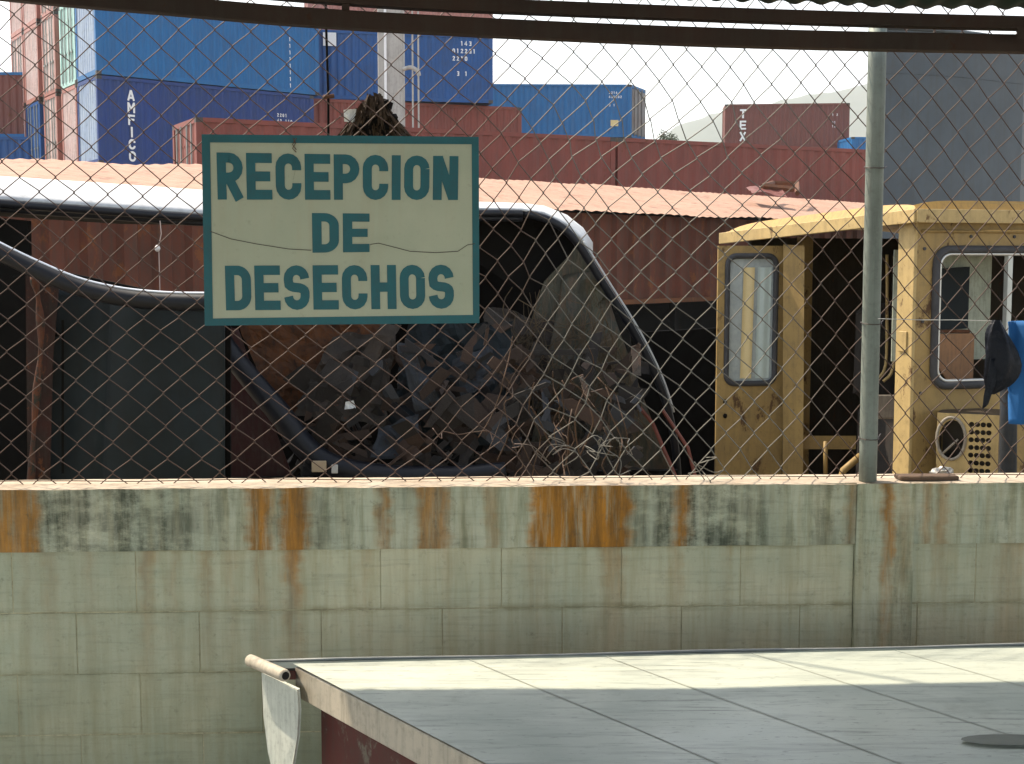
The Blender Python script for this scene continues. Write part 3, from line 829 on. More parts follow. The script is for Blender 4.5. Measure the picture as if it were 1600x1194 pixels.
pad(at(0, 0), ul, vl, 8.0, 14, Z1-HC)
# middle stack: red below, blue above
mu = Vector((.97, .25, 0)); mv = Vector((-.25, .97, 0))
def ctn_px(pxl, pyt, Yl, pxr, pyr, z_top, h, label, mat, v_=None, **kw):
    """left/right top corners of the near face from their real height and the sight lines"""
    a = PZ(pxl, pyt, z_top); b_ = PZ(pxr, pyr, z_top)
    u = (b_-a); u.z = 0; L = u.length; u.normalize(); v = v_ or Vector((-u.y, u.x, 0))
    return container(label, (a.x, a.y, z_top-h), u, v, L, 2.44, h, mat, **kw), a, u, v, L
(r1, f1), a, u, v, L = ctn_px(470, 153, 0, 815, 168, 7.8, 2.6, 'brown red container under the blue one behind the pale mast', M['red'], codes=None)
pad(a, u, v, L, 2.44, 5.2)
(r2, f2), a2, u2, v2, L2 = ctn_px(440, 44, 0, 770, 56, 10.43, 2.6, 'blue container standing on the brown red one behind the pale mast', M['blue'], codes=dict(a=1.6, s=.17, top=.25, rows=['  143', '012231', '2210', '', ' 3 1']))
(r3, f3), a3, u3, v3, L3 = ctn_px(480, -58, 0, 770, -45, 13.06, 2.6, 'red container at the very top, glimpsed between the two beams', M['pink'], codes=None)
# white placard on the blue container
MB().fbox(f2, L2*.19, L2*.19+.5, -.02, -.006, 2.0, 2.5).build('placard', M['whitemark'], r2)
(r4, f4), a, u, v, L = ctn_px(735, 131, 0, 986, 132, 10.4, 2.6, 'blue container by itself right of the tall stack, beside open sky', M['blue2'], v_=Vector((.39,.92,0)), codes=dict(a=1.1, s=.12, top=.35, rows=['2214', '431202', '', '3 1']))
pad(a, u, v, L, 2.44, 7.8)
MB().fbox(f4, L-1.0, L-.62, -.02, -.006, .55, .85).build('placard', plain('yellow_placard', (.6,.5,.25), .6), r4)
# its right end, seen at a slant: door gear posts
e4 = MB(); e4.fbox(f4, L+.005, L+.04, .16, 2.3, .2, 2.4)
for q in (.4, 1.0, 1.6): e4.tube([f4(L+.07, q, .1), f4(L+.07, q, 2.5)], .03, 6)
e4.build('end_gear', weathered('grey_end_paint', (.17,.18,.19), (.16,.12,.11), sc=.8), r4)
(r5, f5), a, u, v, L = ctn_px(1133, 163, 0, 1328, 161, 10.8, 2.6, 'small brown red container with white letters standing in front of the hill', M['brownred'], lefttext=('TEX', 1.05, 2.3, .52, .66), codes=dict(a=1.0, s=.13, top=.6, rows=['1 2', '', '41', '12']))
pad(a, u, v, L, 2.44, 8.2)
(r6, f6), a, u, v, L = ctn_px(1331, 214, 0, 1450, 215, 8.6, 1.5, 'blue container corner low beside the fence post, in front of the hill', M['blue2'], codes=None)
pad(a, u, v, L, 2.44, 7.1)
(r7, f7), a, u, v, L = ctn_px(-160, 112, 0, 70, 113, 9.2, 2.6, 'blue topped red container at the left edge of the photo', M['brownred'], frame=M['blue2'], codes=None)
pad(a, u, v, L, 2.44, 3.9)
(r8, f8), a, u, v, L = ctn_px(-160, 213, 0, 70, 214, 6.55, 2.6, 'blue container below the brown one at the left edge', M['blue'], codes=None)
# long red container row (two end to end)
za = 5.2
LA = PZ(306, 183, za); LB = PZ(1420, 237, za)
uu = (LB-LA); uu.z = 0; LL = uu.length; uu.normalize(); vv_ = Vector((-uu.y, uu.x, 0))
half = LL*.52
container('long red container left of centre, its end doors beside the sign', (LA.x, LA.y, za-2.75), uu, vv_, half, 2.44, 2.75, M['red'], end='door', codes=None, pitch=.42, group='long red containers')
q = LA+uu*(half+.08)
container('long red container right of centre, behind the pink shed roof', (q.x, q.y, za-2.75), uu, vv_, LL-half+2, 2.44, 2.75, M['red'], codes=None, pitch=.42, group='long red containers')
rr_ = MB(); 
pad(LA, uu, vv_, LL+2, 2.4, za-2.75)

# pale mast with ladder
mast = thing('steel_mast', 'tall pale grey steel mast with a bracket in front of the blue stack', 'mast', (P(611, 260, 45).x, 45, 4))
M['pale'] = weathered('pale_grey_mast_paint', (.42,.41,.38), (.36,.35,.33), rust=.08, sc=.6, streak=.3)
xl, xr = P(590, 100, 45).x, P(630, 100, 45).x; zt = P(600, -30, 45).z; zb = P(600, 300, 45).z
MB().box(xl, xr, 45, 45.7, .02, zt, .03).build('column', M['pale'], mast)
MB().box(xl+.22, xl+.30, 44.93, 44.999, .3, zt).build('conduit', M['whitemark'], mast)
ld = MB()
for px in (645, 654):
    x = P(px, 100, 45).x; ld.tube([(x, 44.9, .02), (x, 44.9, zt)], .03, 6)
ld.build('side_pole', M['pale'], mast)
x0, x1 = P(630, 112, 45).x, P(655, 112, 45).x; z = P(640, 112, 45).z
MB().tube(curve_pts([(x0,44.9,z+.06),((x0+x1)/2,44.9,z+.12),(x1-.05,44.9,z),(x1,44.9,z-.15)],4), .07, 8).build('bracket', M['pale'], mast)

# bushes on the far slope
leafm = weathered('dark_leaf', (.03,.06,.02), (.05,.08,.03), sc=2, rough=.8)
barkm = weathered('bark', (.1,.075,.05), (.07,.05,.04), sc=2)
for px, py, lab in ((1037, 203, 'small dark tree just right of the lone blue container'), (1050, 207, 'lower dark tree on the skyline, between the lone blue container and the hill')):
    b0 = P(px, 232, 92); top = P(px, py, 92)
    t = thing('tree', lab, 'tree', tuple(b0), 0, 'small trees on the skyline')
    rnd = random.Random(px)
    MB().tube([Vector((b0.x, b0.y, 0)), b0, top-(top-b0)*.2], [.16,.08,.04], 6).build('trunk', barkm, t)
    m = MB()
    for i in range(260):
        d = Vector((rnd.gauss(0,1), rnd.gauss(0,1), rnd.gauss(0,1))).normalized()*rnd.random()**.4
        c = (top+b0)*.5+Vector((d.x*.42, d.y*.42, d.z*(top.z-b0.z)*.52)); e = Vector((rnd.uniform(-1,1),rnd.uniform(-1,1),rnd.uniform(-1,1)))*.09; g = Vector((rnd.uniform(-1,1),rnd.uniform(-1,1),rnd.uniform(-1,1)))*.09
        m.poly([c-e, c+g, c+e])
    m.build('crown', leafm, t)

# grey steel hopper behind the cab
tk = thing('steel_silo', 'large grey steel silo wall rising behind the yellow cab', 'silo', (P(1480, 330, 24).x, 24, 0))
M['greytank'] = weathered('grey_blue_tank_paint', (.066,.084,.10), (.048,.063,.078), rust=.04, sc=.6, streak=.35, rough=.6)
tl, tr_ = P(1366, 200, 22.5), P(1590, 200, 24)
du = Vector((tr_.x-tl.x, tr_.y-tl.y, 0)); TL = du.length; du.normalize(); dv = Vector((.52, .854, 0)).normalized()
tkf = lambda a, b_, c: Vector((tl.x, tl.y, 0))+du*a+dv*b_+Vector((0,0,c))
ztk = P(1480, 46, 23).z
m = MB(); nb = 28
arcp = [(TL*i/nb, .42*((2*i/nb-1)**2)) for i in range(nb+1)]
m.add([q for a, b_ in arcp for q in (tkf(a, b_, .02), tkf(a, b_, ztk), tkf(a, 3, ztk), tkf(a, 3, .02))], [(4*i+k, 4*i+(k+1) % 4, 4*i+4+(k+1) % 4, 4*i+4+k) for i in range(nb) for k in range(4)])
m.poly([tkf(0,.42,.02), tkf(0,.42,ztk), tkf(0,3,ztk), tkf(0,3,.02)]); m.poly([tkf(TL,.42,.02), tkf(TL,.42,ztk), tkf(TL,3,ztk), tkf(TL,3,.02)])
m.build('shell', M['greytank'], tk)
for z in (2.4, 4.85):
    m = MB(); m.tube([tkf(a, b_-.004, z) for a, b_ in arcp], .006, 5); m.build('weld_seam', M['greytank'], tk)
m = MB(); m.tube([tkf(a, b_-.02, ztk+.01) for a, b_ in arcp], .04, 8); m.build('rim', M['greytank'], tk, smooth=True)

# ------------------------------------------------------------------ shed with pink roof and rusty red wall
shed = thing('shed', 'long low shed with faded pink tin roof and rust red corrugated wall', 'shed', (0, 19.5, 0))
zf, zb_ = 2.5, 3.35
FA, FB = PZ(310, 306, zf), PZ(1150, 341, zf)
fd = (FB-FA); fd.z = 0; fd.normalize(); fv = Vector((-fd.y, fd.x, 0))
F0 = FA-fd*7
SL = 42; SD = 4.7
sf = lambda a, b_, c: F0+fd*a+fv*b_+Vector((0,0,c-zf))
def pinkroof():
    m, t, b = newmat('sun_faded_pink_tin')
    n1 = noise_node(t, (1,1,1), .8, 8, .65); n2 = noise_node(t, (1,1,1), 5, 10, .7); n3 = noise_node(t, (1,1,1), 2.5, 8, .7, loc=(5,5,5))
    c = mixc(t, ramp(t, n1, [(.35,0),(.65,1)]), (.36,.225,.16), (.31,.175,.12))
    c = mixc(t, mth(t, 'MULTIPLY', ramp(t, n2, [(.5,0),(.65,1)]), .4), c, (.42,.28,.22))
    c = mixc(t, mth(t, 'MULTIPLY', ramp(t, n3, [(.54,0),(.62,1)]), .6), c, (.17,.09,.06))
    t.links.new(c, b.inputs['Base Color']); b.inputs['Roughness'].default_value = .85; bump(t, b, n2, .4, .03)
    return m
rfm = MB(); nseg = 420
def rff(u, v):
    a = u*SL; return sf(a, -.25+v*(SD+.3), zf+(zb_-zf)*v-.26*v*(1-smooth(3, 15, a))+.008*math.sin(a*2*math.pi/.25)+.05*noise.noise(Vector((a*.6, v*3, 0)))+.01*noise.noise(Vector((a*3, v*6, 0))))
rfm.grid(rff, nseg*2, 14)
rfm.build('roof', pinkroof(), shed, smooth=True)
M['shedwall'] = weathered('rust_red_wall_sheet', (.12,.034,.018), (.075,.025,.014), rust=.45, rustc=(.20,.07,.025), rough=.85, sc=.8, streak=.5)
wlm = MB(); vs = []; a = 0; k = 0
while a < SL-.2:
    d = 0 if k % 2 == 0 else .07
    vs += [sf(a, d, 1.08), sf(a, d, zf-.02), sf(a+.17, d, 1.08), sf(a+.17, d, zf-.02)]; a += .23; k += 1
wlm.add(vs, [(2*i, 2*i+2, 2*i+3, 2*i+1) for i in range(len(vs)//2-1)])
wlm.build('front_wall', M['shedwall'], shed)
M['shedrail'] = weathered('orange_rust_rail', (.15,.055,.02), (.09,.035,.015), rust=.5, rustc=(.2,.08,.03), rough=.9, sc=1)
MB().fbox(sf, 0, SL, -.03, .08, 1.0, 1.078).build('bottom_rail', M['shedrail'], shed)
inn = MB(); inn.fbox(sf, 0, SL, SD-.15, SD-.05, .02, zb_-.5); inn.fbox(sf, 0, .1, .1, SD-.16, .02, zf); inn.fbox(sf, SL-.1, SL, .1, SD-.16, .02, zf)
inn.fbox(sf, .11, SL-.11, .9, 1.0, .02, zf-.05)
inn.build('shaded_inner_wall', M['dark'], shed)  # near-black walls paint in the shade inside the shed
MB().fbox(sf, .12, SL-.12, -.02, .88, .01, .06).build('plinth', M['dark'], shed)
pm = MB()
for a in range(1, 40, 4): pm.fbox(sf, a, a+.12, .1, .22, .06, 1.0)
pm.build('post', M['dark'], shed)
# frame lying on roof
lf = thing('roof_debris', 'small rusty metal frame lying on the pink shed roof', 'frame', tuple(P(1215, 292, 29)))
g = [P(1192,291,30), P(1208,286,32), P(1246,287,32), P(1246,302,30)]
MB().tube([g[0],g[1],g[2],g[3]], .06, 6).tube([g[0],P(1240,296,30)], .07, 6).build('bar', M['rust'], lf)
tz = crumple([P(1165,293,30.5),P(1215,291,30.5),P(1230,304,29.5),P(1175,300,29.5)], 8, .1, 2, 4).build('torn_sheet', M['brownred'], lf, solid=.01)

# ------------------------------------------------------------------ wrecked van
van = thing('wrecked_van', 'gutted dark van shell with white roof lying behind the sign', 'van', (-.6, 7.2, 0))
M['vanroof'] = weathered('chalky_white_van_roof', (.50,.52,.53), (.44,.46,.48), rust=.04, sc=1.5, streak=.15, rough=.5)
M['black'] = weathered('dark_blue_black_trim', (.005,.007,.012), (.007,.008,.012), rough=.45, dirt=(.01,.009,.008), spec=.3, sc=2, streak=.1, dirta=.2)
rx = [(-160,262,292),(0,277,312),(150,287,323),(310,298,334),(430,304,336),(550,309,334),(650,314,331),(750,317,327),(815,319,328),(850,323,334),(885,337,352),(910,357,376),(925,380,396)]
def dv_(px): return 6.25+(px/850)*1.5
vs = []
for px, yt, yb in rx:
    for k in range(7):
        f_ = k/6; y = yb+(yt-yb)*math.sin(f_*math.pi/2) if False else yb+(yt-yb)*f_
        vs.append(P(px, y, dv_(px)+.36*f_**1.5*(1 if px < 860 else .8)))
nr = len(rx)
MB().add(vs, [(i*7+k, (i+1)*7+k, (i+1)*7+k+1, i*7+k+1) for i in range(nr-1) for k in range(6)]).build('roof_edge', M['vanroof'], van, smooth=True, solid=.012)
# main roof sheet going back, slightly falling away
vs = []
for px, yt, yb in rx:
    p = P(px, yt, dv_(px)+.36)
    for k in range(5): vs.append(p+Vector((-.9*k/4, 1.8*k/4, -.02*(k/4)**2-.004)))
MB().add(vs, [(i*5+k, (i+1)*5+k, (i+1)*5+k+1, i*5+k+1) for i in range(nr-1) for k in range(4)]).build('roof', M['vanroof'], van, smooth=True, solid=.01)
vs = []
for px, yt, yb in rx:
    p = P(px, yb+3, dv_(px)+.05)
    for k in range(5): vs.append(p+Vector((-1.0*k/4, 2.1*k/4, .012*k/4)))
MB().add(vs, [(i*5+k, (i+1)*5+k, (i+1)*5+k+1, i*5+k+1) for i in range(nr-1) for k in range(4)]).build('underside_shade', M['dark'], van)  # dark sheet added so the roof underside reads as shaded
gt = MB(); 
gt.tube(curve_pts([P(px, yb+6, dv_(px)-.005) for px, yt, yb in rx[:9]], 3), .020, 8)
gt.tube(curve_pts([P(px, yb+14, dv_(px)+.03) for px, yt, yb in rx[:9]], 3), .017, 8)
gt.build('gutter', M['black'], van, smooth=True)
pil = [(815,333),(850,341),(880,357),(905,383),(925,415),(950,455),(985,510),(1012,560),(1032,605),(1046,650),(1055,700),(1060,760)]
MB().tube(curve_pts([P(x, y, 7.72+(y-330)*.0006) for x, y in pil], 3), [.024]*((len(pil)-1)*3+1), 8).build('windscreen_pillar', M['black'], van, smooth=True)
MB().tube(curve_pts([P(x+7, y-6, 7.70+(y-330)*.0006) for x, y in pil[3:10]], 3), .006, 6).build('pillar_lit_edge', M['vanroof'], van, smooth=True)  # pale tube stands for the pillar's sunlit edge
# black hood lining behind the corner
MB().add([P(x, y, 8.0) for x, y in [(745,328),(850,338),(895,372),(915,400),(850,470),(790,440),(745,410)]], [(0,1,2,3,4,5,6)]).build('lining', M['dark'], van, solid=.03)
def dirtglass():
    m, t, b = newmat('dirty_olive_plastic_sheet')
    n1 = noise_node(t, (3,3,1), 2.2, 8, .7); n2 = noise_node(t, (1,1,1), 14, 8, .7); n3 = noise_node(t, (9,9,1.2), 3, 6, .7, loc=(2,2,2))
    c = mixc(t, ramp(t, n1, [(.35,0),(.65,1)]), (.06,.058,.032), (.018,.02,.015))
    c = mixc(t, ramp(t, n3, [(.48,0),(.62,1)]), c, (.075,.048,.026))
    c = mixc(t, mth(t, 'MULTIPLY', ramp(t, n2, [(.52,0),(.7,1)]), .7), c, (.02,.018,.014))
    tc = N(t, 'ShaderNodeTexCoord'); vo = N(t, 'ShaderNodeTexVoronoi'); vo.feature = 'DISTANCE_TO_EDGE'; vo.inputs['Scale'].default_value = 7
    mp = N(t, 'ShaderNodeMapping'); mp.inputs['Scale'].default_value = (1.6,.6,.7); t.links.new(tc.outputs['Object'], mp.inputs[0]); t.links.new(mp.outputs[0], vo.inputs['Vector'])
    n6 = noise_node(t, (1,1,1), 3, 4)
    ck = mth(t, 'MULTIPLY', ramp(t, vo.outputs['Distance'], [(0,1),(.035,0)]), ramp(t, n6, [(.42,0),(.6,1)]))
    c = mixc(t, mth(t, 'MULTIPLY', ck, .5), c, (.15,.12,.08))
    t.links.new(c, b.inputs['Base Color']); b.inputs['Roughness'].default_value = .55; bump(t, b, n1, .6, .06); return m
gp = [P(880,430,7.85), P(935,425,7.82), P(1050,745,7.80), P(820,750,7.6)]
crumple(gp, 26, .05, 5, 6).build('windscreen', dirtglass(), van, smooth=True, solid=.006)
MB().add([P(905,383,7.84),P(950,455,7.84),P(870,560,7.86),P(830,500,7.88),(P(850,440,7.88))], [(0,1,2,3,4)]).build('door_skin', dirtglass(), van, solid=.008)
net = MB(); rnd = random.Random(77)
for i in range(210):
    x = rnd.uniform(800, 1000); y = rnd.uniform(440, 700); pts = []
    a = rnd.uniform(.9, 2.4)
    for q in range(6):
        lim = 905+(y-400)*.42
        pts.append(P(min(x, lim), min(y, 756), 7.66+rnd.uniform(-.03, .03))); a += rnd.uniform(-.7, .7); x += 17*math.cos(a); y += 17*math.sin(a)+3
    net.tube(pts, rnd.uniform(.0012, .0028), 4, cap=False)
net.build('netting', weathered('dry_brown_netting', (.11,.075,.04), (.06,.045,.028), sc=4, rough=.95), van)
# body panels; the far side is near black for interior shade
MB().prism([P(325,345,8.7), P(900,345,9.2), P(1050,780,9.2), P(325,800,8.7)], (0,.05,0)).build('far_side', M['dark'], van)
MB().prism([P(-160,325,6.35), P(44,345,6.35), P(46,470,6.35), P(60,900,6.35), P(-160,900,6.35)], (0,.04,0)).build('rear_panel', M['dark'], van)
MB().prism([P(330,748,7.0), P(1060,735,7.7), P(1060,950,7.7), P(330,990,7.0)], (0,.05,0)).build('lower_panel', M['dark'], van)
st = thing('string', 'thin pale string with a small white knot hanging left of the sign', 'string', tuple(P(247, 455, 6.1)))
MB().tube([P(250,345,6.2),P(252,365,6.2),P(248,385,6.2),P(249,420,6.2),P(250,460,6.2)], .0022, 5).build('cord', plain('pale_string', (.5,.4,.36), .8), st)
m = MB(); blob(m, P(246,388,6.19), .012,.01,.015,.4,8,2); m.build('knot', plain('white_knot', (.7,.65,.62), .7), st, smooth=True)

# ------------------------------------------------------------------ wrecked car left
car = thing('wrecked_car', 'dark slate wrecked car body with curved shiny roof rail at left', 'car', (-1.6, 5.7, 0))
rail = [(-120,318),(-50,352),(0,380),(60,409),(120,434),(170,447),(215,454),(270,458),(335,459),(420,462),(520,470)]
MB().tube(curve_pts([P(x, y+14, 5.55) for x, y in rail], 4), .037, 12).build('roof_rail', M['black'], car, smooth=True)
MB().tube(curve_pts([P(x, y-.5, 5.545) for x, y in rail], 4), .0055, 8).build('thin_strip', plain('rail_highlight', (.7,.72,.76), .3, .6), car, smooth=True)  # bright strip drawn in as the highlight along the rail
M['slate'] = weathered('grimy_slate_panel', (.012,.019,.023), (.007,.011,.013), rust=.1, rustc=(.03,.012,.008), rough=.6, spec=.2, sc=1.5, streak=.5, dirt=(.01,.01,.01))
def sl_(u, v):
    c = [P(82,452,5.75), P(350,468,5.75), P(350,860,5.75), P(55,860,5.75)]
    p = bil(c, u, v); x = u
    p.y += .03*math.sin(u*9)+.02*noise.noise(Vector((u*3, v*3, 0)))+.02*(1 if .3 < u < .33 else 0)
    return p
MB().grid(sl_, 40, 40).build('door', M['slate'], car, smooth=True, solid=.01)
pnn = MB(); pnn.fbox(lambda a,b_,c: P(a,c,b_), 96, 100, 5.72, 5.735, 500, 740); pnn.fbox(lambda a,b_,c: P(a,c,b_), 82, 100, 5.72, 5.733, 520, 526)
pnn.build('door_edge', M['dark'], car)
MB().tube(curve_pts([P(52,432,5.62),P(60,470,5.62),P(64,540,5.63),P(55,640,5.64),P(48,760,5.65),P(45,860,5.65)],4), [.014+.005*math.sin(i*1.3) for i in range(21)], 8).build('door_pillar', weathered('peeling_rust_pillar', (.13,.038,.015), (.05,.025,.018), rust=.6, rustc=(.03,.035,.028), rough=.9, sc=5), car, smooth=True)
MB().prism([P(40,425,5.68), P(92,440,5.68), P(82,560,5.68), P(75,860,5.68), P(44,860,5.68)], (0,.01,0)).build('inner_pillar', weathered('dark_red_inner', (.04,.01,.007), (.015,.01,.008), rust=.4, rough=.9, sc=4), car)
MB().prism([P(-160,400,5.95), P(30,410,5.95), P(360,480,5.95), P(360,900,5.95), P(-160,900,5.95)], (0,.02,0)).build('inner_shade_sheet', M['dark'], car)  # dark sheet added behind the car as background shade

# ------------------------------------------------------------------ scrap
def scrap(name, label, cat, c4, mat, n=14, amp=.03, sc=6, seed=1, k=.6, solid=.004, sm=False):
    c = [P(q[0], q[1], q[2]+1.5) for q in c4]
    t = thing(name, label, cat, tuple((c[2]+c[3])*.5))
    crumple(c, n, amp, sc, seed, k).build('sheet', mat, t, solid=solid, smooth=sm)
    return t
M['darkred'] = weathered('dark_red_scrap_paint', (.04,.006,.006), (.03,.006,.005), rust=.35, rustc=(.06,.02,.008), rough=.6, sc=3)
M['orangerust'] = weathered('orange_rust_scrap', (.13,.045,.013), (.05,.022,.012), rust=.5, rustc=(.06,.03,.018), rough=.95, sc=5)
M['greybrown'] = weathered('grey_brown_scrap', (.05,.036,.027), (.022,.018,.015), rust=.3, rough=.8, sc=4)
M['bluegrey'] = weathered('blue_grey_scrap', (.028,.036,.048), (.014,.016,.02), rust=.4, rustc=(.05,.022,.012), rough=.85, sc=4)
scrap('scrap_piece', 'dark red car panel standing between the slate door and the black bumper', 'scrap metal', [(338,505,5.72),(372,515,5.72),(500,860,5.70),(335,860,5.70)], M['darkred'], amp=.012, seed=2, k=.1)
scrap('scrap_sheet', 'orange brown rusty sheet under the left half of the sign', 'scrap metal', [(368,490,5.85),(610,490,5.95),(560,600,5.9),(430,665,5.8)], M['orangerust'], 22, .05, 7, 3)
scrap('scrap_sheet', 'grey brown folded sheet below the middle of the sign', 'scrap metal', [(520,525,5.8),(618,520,5.9),(600,668,5.75),(462,650,5.7)], M['greybrown'], 20, .05, 6, 5)
scrap('scrap_strip', 'pale grey slanted strip rising to the lower edge of the sign', 'scrap metal', [(598,505,5.7),(628,508,5.7),(560,600,5.66),(535,600,5.66)], M['greybrown'], 10, .015, 8, 8)
scrap('scrap_strip', 'blue grey bent metal strip below the right half of the sign', 'scrap metal', [(620,535,5.62),(640,535,5.62),(690,628,5.6),(650,645,5.6)], M['bluegrey'], 12, .03, 8, 9)
scrap('scrap_plate', 'blue grey dented plate lying low near the bumper end', 'scrap metal', [(590,668,5.66),(655,650,5.66),(650,712,5.6),(580,715,5.6)], M['bluegrey'], 12, .04, 7, 11)
scrap('scrap_plate', 'dark blue broken plate right of the sign corner', 'scrap metal', [(708,560,5.8),(765,540,5.8),(770,600,5.75),(722,622,5.75)], M['bluegrey'], 12, .04, 9, 12)
scrap('scrap_piece', 'black crushed panel under the right half of the sign', 'scrap metal', [(640,500,6.05),(800,500,6.05),(800,700,5.9),(600,700,5.9)], M['slate'], 22, .08, 5, 14)
scrap('scrap_piece', 'brown crushed panel beside the dirty windscreen', 'scrap metal', [(770,480,6.3),(880,500,6.4),(860,755,6.2),(740,755,6.1)], M['greybrown'], 24, .09, 5, 15)
# bumper
bp = thing('car_bumper', 'long black curved car bumper with thin grey strip below the sign', 'bumper', tuple(P(500, 760, 7.0)))
bpts = [(335,500),(352,540),(395,596),(440,650),(478,700),(520,728),(590,742),(700,744),(790,735)]
cpt = curve_pts([P(x, y, 7.0) for x, y in bpts], 4)
MB().tube(cpt, [.045+.02*math.sin(math.pi*i/(len(cpt)-1)) for i in range(len(cpt))], 12).build('bumper_bar', M['black'], bp, smooth=True)
MB().tube([p+Vector((-.012,-.048,.0)) for p in cpt[4:20]], .0045, 6).build('thin_strip', plain('grey_strip', (.22,.22,.21), .5), bp, smooth=True)
lampm = plain('beige_lamp_block', (.42,.33,.22), .5)
MB().fbox(lambda a,b_,c: P(a,c,b_), 487, 510, 6.88, 6.93, 720, 738, 0).build('lamp_block', lampm, bp, bevel=.004)
MB().fbox(lambda a,b_,c: P(a,c,b_), 518, 528, 6.88, 6.92, 726, 740, 0).build('lamp_block', plain('white_block', (.5,.5,.48), .5), bp, bevel=.004)
cl = thing('metal_clip', 'small white metal clip lying on the grey brown sheet', 'clip', tuple(P(547, 645, 7.1)))
crumple([P(540,628,7.1),P(552,626,7.1),P(556,638,7.1),P(538,640,7.1)], 5, .02, 18, 3).build('clip_body', M['whitemark'], cl, solid=.002)
# unsorted mass behind the named pieces
def heapmat():
    m, t, b = newmat('mixed_scrap_colours')
    tc = N(t, 'ShaderNodeTexCoord'); vo = N(t, 'ShaderNodeTexVoronoi'); vo.inputs['Scale'].default_value = 4.5; t.links.new(tc.outputs['Object'], vo.inputs['Vector'])
    sp_ = N(t, 'ShaderNodeSeparateColor'); t.links.new(vo.outputs['Color'], sp_.inputs[0])
    c = ramp(t, sp_.outputs[0], [(0,(.006,.006,.005)),(.3,(.030,.015,.009)),(.45,(.008,.010,.014)),(.6,(.05,.023,.011)),(.75,(.013,.011,.010)),(.9,(.028,.024,.02)),(.97,(.03,.038,.05)),(.99,(.12,.10,.08))], 'CONSTANT')
    n = noise_node(t, (1,1,1), 12, 8, .7); c = mixc(t, mth(t, 'MULTIPLY', n, .8), c, (.02,.013,.009))
    t.links.new(c, b.inputs['Base Color']); b.inputs['Roughness'].default_value = .8; bump(t, b, n, .5, .02); return m
rnd = random.Random(21); hp = MB()
for i in range(520):
    px = rnd.uniform(350, 1040); py = rnd.uniform(560, 860); Y = rnd.uniform(7.5, 8.3)
    if py < 760-(px-350)*.0-150*math.sin((px-350)/700*math.pi)-10: continue
    c = P(px, py, Y); e = [Vector((rnd.uniform(-1,1),rnd.uniform(-.6,.6),rnd.uniform(-1,1)))*rnd.uniform(.02,.11) for _ in range(2)]
    hp.prism([c-e[0]-e[1]*.5, c+e[1], c+e[0]+e[1]*.3, c-e[1]*.8], (rnd.uniform(-.01,.01), .012, rnd.uniform(-.02,.02)))
for i in range(300):
    px = rnd.uniform(470, 1000); k = (px-470)/530; top = 600-110*math.sin(min(1, k*1.25)*math.pi*.5)+ (60*k if k > .6 else 0)
    c = P(px, rnd.uniform(top, 770), rnd.uniform(7.0, 7.5)); L_ = rnd.uniform(.02, .12)*(2.2 if i % 9 == 0 else 1); w_ = rnd.uniform(.006, .04)*(2 if i % 9 == 0 else 1)
    e = Vector((rnd.uniform(-1,1), rnd.uniform(-.4,.4), rnd.uniform(-1,1))).normalized()*L_; g = Vector((-e.z, rnd.uniform(-.02,.02), e.x)).normalized()*w_
    hp.prism([c-e-g, c+e-g*rnd.uniform(.2,1), c+e*.8+g, c-e*rnd.uniform(.5,1)+g*rnd.uniform(.3,1.4)], (rnd.uniform(-.01,.01), .006, 0))
tag(hp.build('scrap_heap', heapmat()), 'dark tangled heap of broken scrap metal behind the fence', 'scrap heap', kind='stuff')
# tangled rusty straps hanging in front of the windscreen
tg = thing('wire_tangle', 'tangle of brown wire and straps hanging in front of the dirty windscreen', 'wire tangle', tuple(P(860, 757, 5.2)))
m = MB(); rnd = random.Random(5)
for i in range(18):
    x = rnd.uniform(765, 950); y = rnd.uniform(520, 700); pts = []
    for q in range(6): pts.append(P(x, min(y, 756), 5.1+rnd.uniform(-.12, .12))); x += rnd.uniform(-20, 20); y += rnd.uniform(8, 44)
    m.tube(curve_pts(pts, 3), rnd.uniform(.0012, .0032), 5)
m.build('strands', weathered('dull_brown_strand', (.085,.045,.024), (.045,.028,.018), sc=4, rough=.95), tg, smooth=True)
# rusty diagonal bars at right of van
rb_ = thing('steel_bar', 'reddish rusty bar leaning below the van pillar', 'bar', tuple(P(1060, 760, 7.3)))
MB().tube([P(990,625,7.4),P(1020,662,7.4),P(1062,760,7.3)], .012, 6).tube([P(1035,640,7.4),P(1075,700,7.35),P(1090,760,7.3)], .01, 6).build('bar', weathered('red_rust_bar', (.2,.05,.03), (.1,.03,.02), sc=4), rb_)
# black sheet added to stand for the shade in the gap
sk = thing('gap_shade_sheet', 'large black sheet added as shade in the dark gap left of the yellow cab', 'shade sheet', tuple(P(1060, 900, 8.6)))
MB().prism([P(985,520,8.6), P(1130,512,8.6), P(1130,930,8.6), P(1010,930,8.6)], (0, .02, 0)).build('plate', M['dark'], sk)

# ------------------------------------------------------------------ yellow cab
M['yellow'] = weathered('faded_yellow_cab_paint', (.33,.22,.075), (.25,.165,.06), rust=.44, rustc=(.12,.065,.03), dirta=.55, rough=.6, sc=1.7, streak=.35, dirt=(.12,.085,.04))
M['yellow_lit'] = weathered('sunlit_yellow_paint', (.46,.33,.14), (.36,.26,.11), rust=.36, dirta=.45, rustc=(.16,.09,.04), rough=.6, sc=1.9, streak=.25, dirt=(.12,.085,.04))  # cab yellow lightened for the parts that face the sun
M['rubber'] = weathered('grey_black_rubber', (.035,.036,.04), (.055,.055,.06), rough=.8, sc=6)
cab = thing('machine_cab', 'old yellow machine cab with open door and round cornered windows', 'cab', (2.0, 6.9, 0))
C0 = P(1430, 500, 6.5); C0.z = 0
sd = Vector((-.366, .93, 0)).normalized(); td = Vector((.955, .297, 0)).normalized()
